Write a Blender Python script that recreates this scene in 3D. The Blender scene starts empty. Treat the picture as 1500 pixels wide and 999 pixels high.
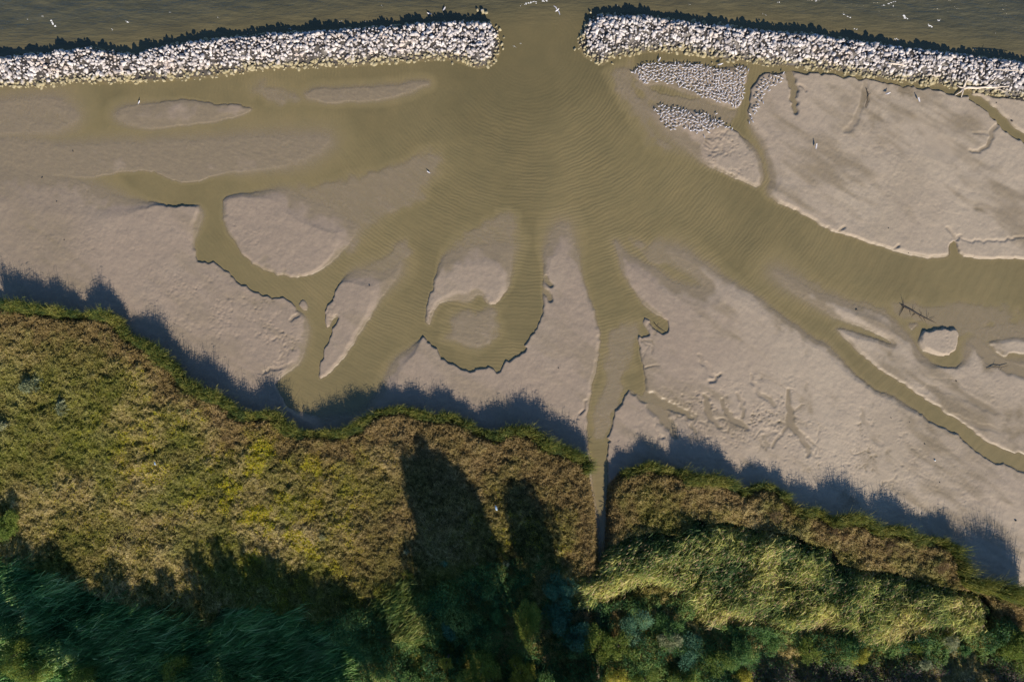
import bpy, math, random
import numpy as np

# ------------------------------------------------------------------ camera, sky, sun, exposure
random.seed(7)
rng = np.random.default_rng(7)
SC = bpy.context.scene
COL = SC.collection
CAMH = 120.0
M = 0.12                         # metres on the ground per photo pixel (1500 px wide)
cam = bpy.data.cameras.new('camera'); camo = bpy.data.objects.new('camera', cam); COL.objects.link(camo)
cam.sensor_width = 36.0; cam.lens = 36.0 * CAMH / 180.0
cam.clip_start = 0.5; cam.clip_end = 9000
camo.location = (0, 0, CAMH); camo.rotation_euler = (0, 0, 0)
SC.camera = camo

SUN_EL = 30.0
SX, SY = 0.32, -0.945            # horizontal direction TOWARDS the sun
_n = math.hypot(SX, SY); SX /= _n; SY /= _n
world = bpy.data.worlds.new('World'); SC.world = world; world.use_nodes = True
wn = world.node_tree.nodes; wl = world.node_tree.links; wn.clear()
sky = wn.new('ShaderNodeTexSky'); sky.sky_type = 'NISHITA'; sky.sun_disc = False
sky.sun_elevation = math.radians(SUN_EL); sky.sun_rotation = math.atan2(SX, SY)
sky.air_density = 1.0; sky.dust_density = 0.0; sky.ozone_density = 6.0
bg = wn.new('ShaderNodeBackground'); bg.inputs['Strength'].default_value = 0.085
wo = wn.new('ShaderNodeOutputWorld'); wl.new(sky.outputs[0], bg.inputs[0]); wl.new(bg.outputs[0], wo.inputs[0])
sun = bpy.data.lights.new('sun', 'SUN'); suno = bpy.data.objects.new('sun', sun); COL.objects.link(suno)
sun.energy = 4.7; sun.angle = math.radians(0.5); sun.color = (1.0, 0.86, 0.70)
from mathutils import Vector
_d = Vector((-SX * math.cos(math.radians(SUN_EL)), -SY * math.cos(math.radians(SUN_EL)), -math.sin(math.radians(SUN_EL))))
suno.rotation_euler = _d.to_track_quat('-Z', 'Y').to_euler()
suno.location = (60, -170, 110)
SC.view_settings.view_transform = 'Standard'; SC.view_settings.look = 'None'
SC.view_settings.exposure = 0.75; SC.view_settings.gamma = 1.0; SC.view_settings.use_curve_mapping = False
SC.render.engine = 'CYCLES'
SC.cycles.max_bounces = 6; SC.cycles.diffuse_bounces = 2; SC.cycles.transparent_max_bounces = 12
SC.cycles.use_denoising = True

# ------------------------------------------------------------------ helpers
def W(p, z=0.0):
    """photo pixel (1500x999) on the plane z -> metres"""
    k = (CAMH - z) / CAMH
    return ((p[0] - 750.0) * M * k, (499.5 - p[1]) * M * k)

def Wa(P, z=0.0):
    return np.array([W(p, z) for p in P], float)

def tag(o, label=None, cat=None, group=None, kind=None):
    if label: o['label'] = label
    if cat: o['category'] = cat
    if group: o['group'] = group
    if kind: o['kind'] = kind
    return o

def mesh_np(name, verts, faces, col=None, smooth=False, attrs=None):
    """faces: list of (k, array[n,k]) groups or one array"""
    if isinstance(faces, np.ndarray): faces = [faces]
    me = bpy.data.meshes.new(name)
    verts = np.ascontiguousarray(verts, dtype=np.float32)
    me.vertices.add(len(verts)); me.vertices.foreach_set('co', verts.ravel())
    lv = np.concatenate([f.ravel() for f in faces]).astype(np.int32)
    tot = np.concatenate([np.full(len(f), f.shape[1], np.int32) for f in faces])
    st = np.concatenate([[0], np.cumsum(tot)[:-1]]).astype(np.int32)
    me.loops.add(len(lv)); me.loops.foreach_set('vertex_index', lv)
    me.polygons.add(len(tot)); me.polygons.foreach_set('loop_start', st); me.polygons.foreach_set('loop_total', tot)
    if smooth: me.polygons.foreach_set('use_smooth', np.ones(len(tot), bool))
    if col is not None:
        a = me.color_attributes.new('tint', 'FLOAT_COLOR', 'POINT')
        c = np.ones((len(verts), 4), np.float32); c[:, :3] = col
        a.data.foreach_set('color', c.ravel())
    if attrs:
        for k, v in attrs.items():
            a = me.attributes.new(k, 'FLOAT', 'POINT'); a.data.foreach_set('value', np.asarray(v, np.float32).ravel())
    me.update(calc_edges=True); me.validate()
    return me

def link(name, me, mats, parent=None, loc=None):
    o = bpy.data.objects.new(name, me); COL.objects.link(o)
    if mats is not None:
        for m in (mats if isinstance(mats, (list, tuple)) else [mats]):
            if len(me.materials) < (len(mats) if isinstance(mats, (list, tuple)) else 1): me.materials.append(m)
    if parent: o.parent = parent
    if loc is not None: o.location = loc
    return o

def empty(name, loc, rz=0.0):
    o = bpy.data.objects.new(name, None); COL.objects.link(o); o.location = loc; o.rotation_euler = (0, 0, rz)
    o.empty_display_size = 0.3
    return o

# ---- tileable fractal noise fields, looked up in metres
def fnoise(seed, lo, hi, beta=1.0, size=256.0, n=1024, aniso=None):
    r = np.random.default_rng(seed)
    f = np.fft.rfft2(r.standard_normal((n, n)))
    ky = np.fft.fftfreq(n, size / n)[:, None]; kx = np.fft.rfftfreq(n, size / n)[None, :]
    if aniso:                                        # (angle of the long axis, stretch)
        a, s = aniso; ca, sa = math.cos(a), math.sin(a)
        u = (kx * ca + ky * sa) * s; v = -kx * sa + ky * ca
        k = np.hypot(u, v)
    else: k = np.hypot(kx, ky)
    k[0, 0] = 1e9
    amp = k ** (-beta - 0.5) * np.exp(-(k * lo) ** 2 * 0.5) * (1 - np.exp(-(k * hi) ** 2 * 2.0)); amp[0, 0] = 0
    g = np.fft.irfft2(f * amp, s=(n, n)); g = (g / g.std()).astype(np.float32)
    return (g, size, n)

def samp(N, x, y):
    g, size, n = N
    u = (np.asarray(x) / size * n) % n; v = (np.asarray(y) / size * n) % n
    i = np.floor(u).astype(np.int64); j = np.floor(v).astype(np.int64)
    fu = (u - i).astype(np.float32); fv = (v - j).astype(np.float32)
    i %= n; j %= n; i2 = (i + 1) % n; j2 = (j + 1) % n
    return (g[j, i] * (1 - fu) + g[j, i2] * fu) * (1 - fv) + (g[j2, i] * (1 - fu) + g[j2, i2] * fu) * fv

def sstep(a, b, x):
    t = np.clip((x - a) / (b - a), 0, 1); return t * t * (3 - 2 * t)

def inside(P, x, y):
    r = np.zeros(len(x), bool); n = len(P)
    for i in range(n):
        x0, y0 = P[i]; x1, y1 = P[(i + 1) % n]
        if y0 == y1: continue
        c = ((y0 > y) != (y1 > y)) & (x < (x1 - x0) * (y - y0) / (y1 - y0) + x0)
        r ^= c
    return r

def pdist(P, x, y, closed=True):
    d = np.full(len(x), 1e9, np.float64); n = len(P)
    for i in range(n if closed else n - 1):
        ax, ay = P[i]; bx, by = P[(i + 1) % n]
        vx, vy = bx - ax, by - ay; L = vx * vx + vy * vy + 1e-12
        t = np.clip(((x - ax) * vx + (y - ay) * vy) / L, 0, 1)
        d = np.minimum(d, np.hypot(x - ax - t * vx, y - ay - t * vy))
    return d

def scatter(P, per_m2, seed):
    r = np.random.default_rng(seed)
    x0, y0 = P.min(0); x1, y1 = P.max(0); n = int((x1 - x0) * (y1 - y0) * per_m2)
    x = r.uniform(x0, x1, n); y = r.uniform(y0, y1, n); k = inside(P, x, y)
    return x[k], y[k]

N_big = fnoise(1, 6, 60, 1.0)
N_mid = fnoise(2, 1.5, 12, 0.8)
N_sml = fnoise(3, 0.5, 3, 0.4, n=2048)
N_fin = fnoise(4, 0.15, 1.0, 0.1, size=256, n=2048)
N_str = fnoise(5, 1.0, 14, 0.8, aniso=(math.radians(-32), 4.0))
N_b2 = fnoise(6, 5, 40, 0.9)
N_rip = fnoise(8, 0.35, 1.1, 0.2, n=2048, aniso=(math.radians(-20), 3.0))

# ------------------------------------------------------------------ materials
def mat(name, rough=0.8, base=(0.5, 0.5, 0.5), spec=0.3):
    m = bpy.data.materials.new(name); m.use_nodes = True
    b = m.node_tree.nodes['Principled BSDF']
    b.inputs['Base Color'].default_value = (*base, 1); b.inputs['Roughness'].default_value = rough
    b.inputs['Specular IOR Level'].default_value = spec
    return m, m.node_tree.nodes, m.node_tree.links, b

def nd(ns, t, **kw):
    n = ns.new(t)
    for k, v in kw.items(): setattr(n, k, v)
    return n

def mathn(ns, ls, op, a, b=None, c=None):
    n = ns.new('ShaderNodeMath'); n.operation = op
    for i, v in enumerate((a, b, c)):
        if v is None: continue
        if isinstance(v, (int, float)): n.inputs[i].default_value = v
        else: ls.new(v, n.inputs[i])
    return n.outputs[0]

def mixc(ns, ls, f, a, b, blend='MIX'):
    n = ns.new('ShaderNodeMix'); n.data_type = 'RGBA'; n.blend_type = blend
    for i, v in ((0, f), (6, a), (7, b)):
        if isinstance(v, (int, float)): n.inputs[i].default_value = v
        elif isinstance(v, tuple): n.inputs[i].default_value = (*v, 1)
        else: ls.new(v, n.inputs[i])
    return n.outputs[2]

def noise(ns, ls, scale, detail=4, rough=0.55, vec=None):
    n = ns.new('ShaderNodeTexNoise'); n.inputs['Scale'].default_value = scale
    n.inputs['Detail'].default_value = detail; n.inputs['Roughness'].default_value = rough
    if vec is not None: ls.new(vec, n.inputs['Vector'])
    return n.outputs['Fac']

def ramp(ns, ls, fac, stops):
    n = ns.new('ShaderNodeValToRGB'); ls.new(fac, n.inputs[0])
    e = n.color_ramp.elements
    while len(e) < len(stops): e.new(0.5)
    for k, (p, c) in enumerate(stops): e[k].position = p; e[k].color = (*c, 1) if len(c) == 3 else c
    return n.outputs[0]

# mud
m_mud, ns, ls, b = mat('mud', 0.6)
geo = ns.new('ShaderNodeNewGeometry').outputs['Position']
at = {}
for k in ('wet', 'soil', 'tone', 'rubble'):
    a = ns.new('ShaderNodeAttribute'); a.attribute_name = k; at[k] = a.outputs['Fac']
n1 = noise(ns, ls, 0.09, 5, 0.6, geo); n2 = noise(ns, ls, 0.9, 5, 0.65, geo); n3 = noise(ns, ls, 6.0, 3, 0.6, geo)
dry = mixc(ns, ls, n1, (0.212, 0.174, 0.134), (0.264, 0.214, 0.162))
dry = mixc(ns, ls, at['tone'], dry, (0.322, 0.275, 0.208))
wet = mixc(ns, ls, n2, (0.172, 0.144, 0.096), (0.202, 0.166, 0.112))
wf = mathn(ns, ls, 'MULTIPLY', at['wet'], mathn(ns, ls, 'MULTIPLY_ADD', n2, 0.8, 0.6)); 
wfc = ns.new('ShaderNodeClamp'); ls.new(wf, wfc.inputs[0])
c = mixc(ns, ls, wfc.outputs[0], dry, wet)
var = ramp(ns, ls, n2, [(0.3, (0.86, 0.86, 0.88)), (0.7, (1.08, 1.07, 1.06))])
c = mixc(ns, ls, 0.75, c, var, 'MULTIPLY')
var3 = ramp(ns, ls, n3, [(0.3, (0.88, 0.88, 0.88)), (0.7, (1.08, 1.08, 1.08))])
c = mixc(ns, ls, 0.6, c, var3, 'MULTIPLY')
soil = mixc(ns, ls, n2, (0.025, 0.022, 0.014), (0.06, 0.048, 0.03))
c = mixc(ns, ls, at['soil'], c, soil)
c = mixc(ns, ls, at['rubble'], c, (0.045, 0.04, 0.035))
ls.new(c, b.inputs['Base Color'])
ls.new(mathn(ns, ls, 'MULTIPLY_ADD', wfc.outputs[0], -0.25, 0.72), b.inputs['Roughness'])
bp = ns.new('ShaderNodeBump'); bp.inputs['Strength'].default_value = 0.4; bp.inputs['Distance'].default_value = 0.05
ls.new(mathn(ns, ls, 'ADD', noise(ns, ls, 2.6, 4, 0.7, geo), mathn(ns, ls, 'MULTIPLY', n3, 0.4)), bp.inputs['Height'])
ls.new(bp.outputs[0], b.inputs['Normal'])

# water: turbid, opacity follows the stored depth
m_wat, ns, ls, b = mat('silty_water', 0.2, spec=0.5)
out = ns['Material Output']
geo = ns.new('ShaderNodeNewGeometry').outputs['Position']
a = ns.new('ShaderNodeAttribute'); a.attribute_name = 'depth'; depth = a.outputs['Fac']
a = ns.new('ShaderNodeAttribute'); a.attribute_name = 'open_water'; opn = a.outputs['Fac']
nA = noise(ns, ls, 0.05, 4, 0.6, geo)
inner = mixc(ns, ls, nA, (0.186, 0.156, 0.070), (0.218, 0.176, 0.088))
warm = mathn(ns, ls, 'MULTIPLY', mathn(ns, ls, 'SUBTRACT', 1.0, opn), 1.0)
outer = mixc(ns, ls, nA, (0.046, 0.050, 0.030), (0.068, 0.066, 0.040))
deepf = ns.new('ShaderNodeMapRange'); deepf.inputs[1].default_value = .2; deepf.inputs[2].default_value = 1.05; ls.new(depth, deepf.inputs[0])
inner = mixc(ns, ls, deepf.outputs[0], inner, mixc(ns, ls, nA, (0.104, 0.091, 0.042), (0.138, 0.113, 0.052)))
inner = mixc(ns, ls, mathn(ns, ls, 'EXPONENT', mathn(ns, ls, 'MULTIPLY', depth, -9.0)), inner, (0.37, 0.31, 0.20))  # shallows tinted paler, making up for light lost passing through the water twice
mpo = ns.new('ShaderNodeMapping'); mpo.inputs['Rotation'].default_value = (0, 0, math.radians(50)); mpo.inputs['Scale'].default_value = (0.25, 1.1, 1); ls.new(geo, mpo.inputs[0])
outer = mixc(ns, ls, 0.9, outer, ramp(ns, ls, noise(ns, ls, 0.6, 5, 0.65, mpo.outputs[0]), [(0.35, (0.70, 0.74, 0.80)), (0.65, (1.3, 1.25, 1.2))]), 'MULTIPLY')
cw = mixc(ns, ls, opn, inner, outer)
# ripples: arcs that spread from the inlet gap
sep = ns.new('ShaderNodeSeparateXYZ'); ls.new(geo, sep.inputs[0])
cx, cy = W((775, 70))
dx = mathn(ns, ls, 'SUBTRACT', sep.outputs[0], cx); dy = mathn(ns, ls, 'SUBTRACT', sep.outputs[1], cy)
rr = mathn(ns, ls, 'SQRT', mathn(ns, ls, 'ADD', mathn(ns, ls, 'MULTIPLY', dx, dx), mathn(ns, ls, 'MULTIPLY', dy, dy)))
ph = mathn(ns, ls, 'MULTIPLY_ADD', noise(ns, ls, 0.12, 3, 0.55, geo), 26.0, mathn(ns, ls, 'MULTIPLY', rr, 2 * math.pi / 0.62))
ph = mathn(ns, ls, 'MULTIPLY_ADD', noise(ns, ls, 0.7, 2, 0.5, geo), 5.0, ph)
w1 = mathn(ns, ls, 'SINE', ph)
ampm = ramp(ns, ls, noise(ns, ls, 0.10, 3, 0.6, geo), [(0.36, (0.12,) * 3), (0.66, (1.0,) * 3)])
w1 = mathn(ns, ls, 'MULTIPLY', w1, ampm)
fade = ns.new('ShaderNodeMapRange'); fade.inputs[1].default_value = 3; fade.inputs[2].default_value = 13; ls.new(rr, fade.inputs[0])
w1 = mathn(ns, ls, 'MULTIPLY', w1, fade.outputs[0])
far = ns.new('ShaderNodeMapRange'); far.inputs[1].default_value = 42; far.inputs[2].default_value = 80; far.inputs[3].default_value = 1; far.inputs[4].default_value = .18; ls.new(rr, far.inputs[0])
w1 = mathn(ns, ls, 'MULTIPLY', w1, far.outputs[0])
ph2 = mathn(ns, ls, 'MULTIPLY_ADD', noise(ns, ls, 0.2, 3, 0.55, geo), 14.0, mathn(ns, ls, 'MULTIPLY', rr, 2 * math.pi / 1.9))
w1 = mathn(ns, ls, 'MULTIPLY_ADD', mathn(ns, ls, 'MULTIPLY', mathn(ns, ls, 'SINE', ph2), fade.outputs[0]), 0.6, w1)
w1 = mathn(ns, ls, 'MULTIPLY_ADD', noise(ns, ls, 1.6, 3, 0.6, geo), 1.3, w1)
mp = ns.new('ShaderNodeMapping'); mp.inputs['Rotation'].default_value = (0, 0, math.radians(50)); mp.inputs['Scale'].default_value = (0.16, 0.75, 1)
ls.new(geo, mp.inputs[0])
w2 = mathn(ns, ls, 'MULTIPLY', noise(ns, ls, 1.0, 5, 0.62, mp.outputs[0]), 50.0)
w2 = mathn(ns, ls, 'MULTIPLY_ADD', noise(ns, ls, 1.1, 3, 0.6, geo), 7.0, w2)
w1 = mathn(ns, ls, 'MULTIPLY', w1, 1.15)
mx = ns.new('ShaderNodeMix'); ls.new(opn, mx.inputs[0]); ls.new(w1, mx.inputs[2]); ls.new(w2, mx.inputs[3])
bp = ns.new('ShaderNodeBump'); bp.inputs['Strength'].default_value = 1.0; bp.inputs['Distance'].default_value = 0.011
ls.new(mx.outputs[0], bp.inputs['Height'])
ls.new(bp.outputs[0], b.inputs['Normal'])
# silt clouds
cl = ramp(ns, ls, noise(ns, ls, 0.25, 5, 0.65, geo), [(0.3, (0.90, 0.92, 0.94)), (0.7, (1.08, 1.06, 1.05))])
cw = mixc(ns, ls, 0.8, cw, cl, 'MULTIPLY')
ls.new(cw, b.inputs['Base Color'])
op = mathn(ns, ls, 'SUBTRACT', 1.0, mathn(ns, ls, 'EXPONENT', mathn(ns, ls, 'MULTIPLY', depth, -6.0)))
tr = ns.new('ShaderNodeBsdfTransparent')
ms = ns.new('ShaderNodeMixShader'); ls.new(op, ms.inputs[0]); ls.new(tr.outputs[0], ms.inputs[1]); ls.new(b.outputs[0], ms.inputs[2])
ls.new(ms.outputs[0], out.inputs[0])

# leaves: per-leaf tint, a little light passes through
def leaf_mat(name, transl=0.3, rough=0.6):
    m, ns, ls, b = mat(name, rough, spec=0.25)
    a = ns.new('ShaderNodeAttribute'); a.attribute_name = 'tint'
    oi = ns.new('ShaderNodeObjectInfo')
    v = ramp(ns, ls, oi.outputs['Random'], [(0, (0.8, 0.86, 0.8)), (1, (1.15, 1.1, 1.0))])
    c = mixc(ns, ls, 1.0, a.outputs['Color'], v, 'MULTIPLY')
    ls.new(c, b.inputs['Base Color'])
    t = ns.new('ShaderNodeBsdfTranslucent'); ls.new(c, t.inputs[0])
    ms = ns.new('ShaderNodeMixShader'); ms.inputs[0].default_value = transl
    ls.new(b.outputs[0], ms.inputs[1]); ls.new(t.outputs[0], ms.inputs[2]); ls.new(ms.outputs[0], ns['Material Output'].inputs[0])
    return m
m_leaf = leaf_mat('leaves', 0.42)
m_reed = leaf_mat('reed_blades', 0.45)

# stones: pale limestone, algae near the waterline
m_rock, ns, ls, b = mat('riprap_stone', 0.85, spec=0.2)
geo = ns.new('ShaderNodeNewGeometry').outputs['Position']
sp = ns.new('ShaderNodeSeparateXYZ'); ls.new(geo, sp.inputs[0])
nn = noise(ns, ls, 1.3, 4, 0.6, geo); nf = noise(ns, ls, 7, 4, 0.65, geo)
st = mixc(ns, ls, nn, (0.46, 0.435, 0.41), (0.62, 0.60, 0.58))
st = mixc(ns, ls, 0.55, st, ramp(ns, ls, nf, [(0.3, (0.7, 0.68, 0.66)), (0.65, (1.05, 1.05, 1.05))]), 'MULTIPLY')
vo = ns.new('ShaderNodeTexVoronoi'); vo.inputs['Scale'].default_value = 1.7; ls.new(geo, vo.inputs['Vector'])
vb = ns.new('ShaderNodeSeparateColor'); ls.new(vo.outputs['Color'], vb.inputs[0])
st = mixc(ns, ls, 1.0, st, ramp(ns, ls, vb.outputs[0], [(0.0, (0.42, 0.42, 0.45)), (0.35, (0.75, 0.74, 0.76)), (1.0, (1.12, 1.12, 1.14))]), 'MULTIPLY')
big = noise(ns, ls, 0.45, 2, 0.5, geo)
st = mixc(ns, ls, ramp(ns, ls, big, [(0.55, (0,) * 3), (0.7, (0.5,) * 3)]), st, (0.46, 0.37, 0.29))
hz = mathn(ns, ls, 'MULTIPLY_ADD', nn, 0.35, sp.outputs[2])
alg = ramp(ns, ls, mathn(ns, ls, 'MULTIPLY', hz, 0.5), [(0.33, (1,) * 3), (0.50, (0,) * 3)])
ac = mixc(ns, ls, nf, (0.19, 0.165, 0.075), (0.33, 0.29, 0.16))
st = mixc(ns, ls, mathn(ns, ls, 'MULTIPLY', alg, 0.85), st, ac)
ls.new(st, b.inputs['Base Color'])
bp = ns.new('ShaderNodeBump'); bp.inputs['Strength'].default_value = 0.5; bp.inputs['Distance'].default_value = 0.05
ls.new(nf, bp.inputs['Height']); ls.new(bp.outputs[0], b.inputs['Normal'])

def simple(name, ca, cb, scale=6, rough=0.75):
    m, ns, ls, b = mat(name, rough)
    tc = ns.new('ShaderNodeTexCoord').outputs['Object']
    ls.new(mixc(ns, ls, noise(ns, ls, scale, 4, 0.6, tc), ca, cb), b.inputs['Base Color'])
    return m
m_white = simple('white_plumage', (0.60, 0.60, 0.64), (0.72, 0.72, 0.75), 4, 0.6)
m_grey = simple('grey_plumage', (0.30, 0.31, 0.36), (0.40, 0.41, 0.46), 4, 0.6)
m_beak = simple('yellow_beak', (0.55, 0.38, 0.08), (0.6, 0.42, 0.1), 4, 0.5)
m_dwood = simple('bleached_driftwood', (0.42, 0.36, 0.29), (0.62, 0.55, 0.47), 3)
m_snag = simple('dark_wet_wood', (0.035, 0.03, 0.025), (0.075, 0.06, 0.045), 4)
m_bark = simple('bark', (0.07, 0.05, 0.035), (0.13, 0.10, 0.075), 3)
m_foam = simple('foam', (0.6, 0.62, 0.6), (0.8, 0.8, 0.78), 3)
m_blue = simple('faded_blue_plastic', (0.20, 0.30, 0.42), (0.30, 0.40, 0.52), 5, 0.5)
m_clod = simple('dark_wet_stone', (0.05, 0.045, 0.04), (0.10, 0.085, 0.07), 5, 0.7)

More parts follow.
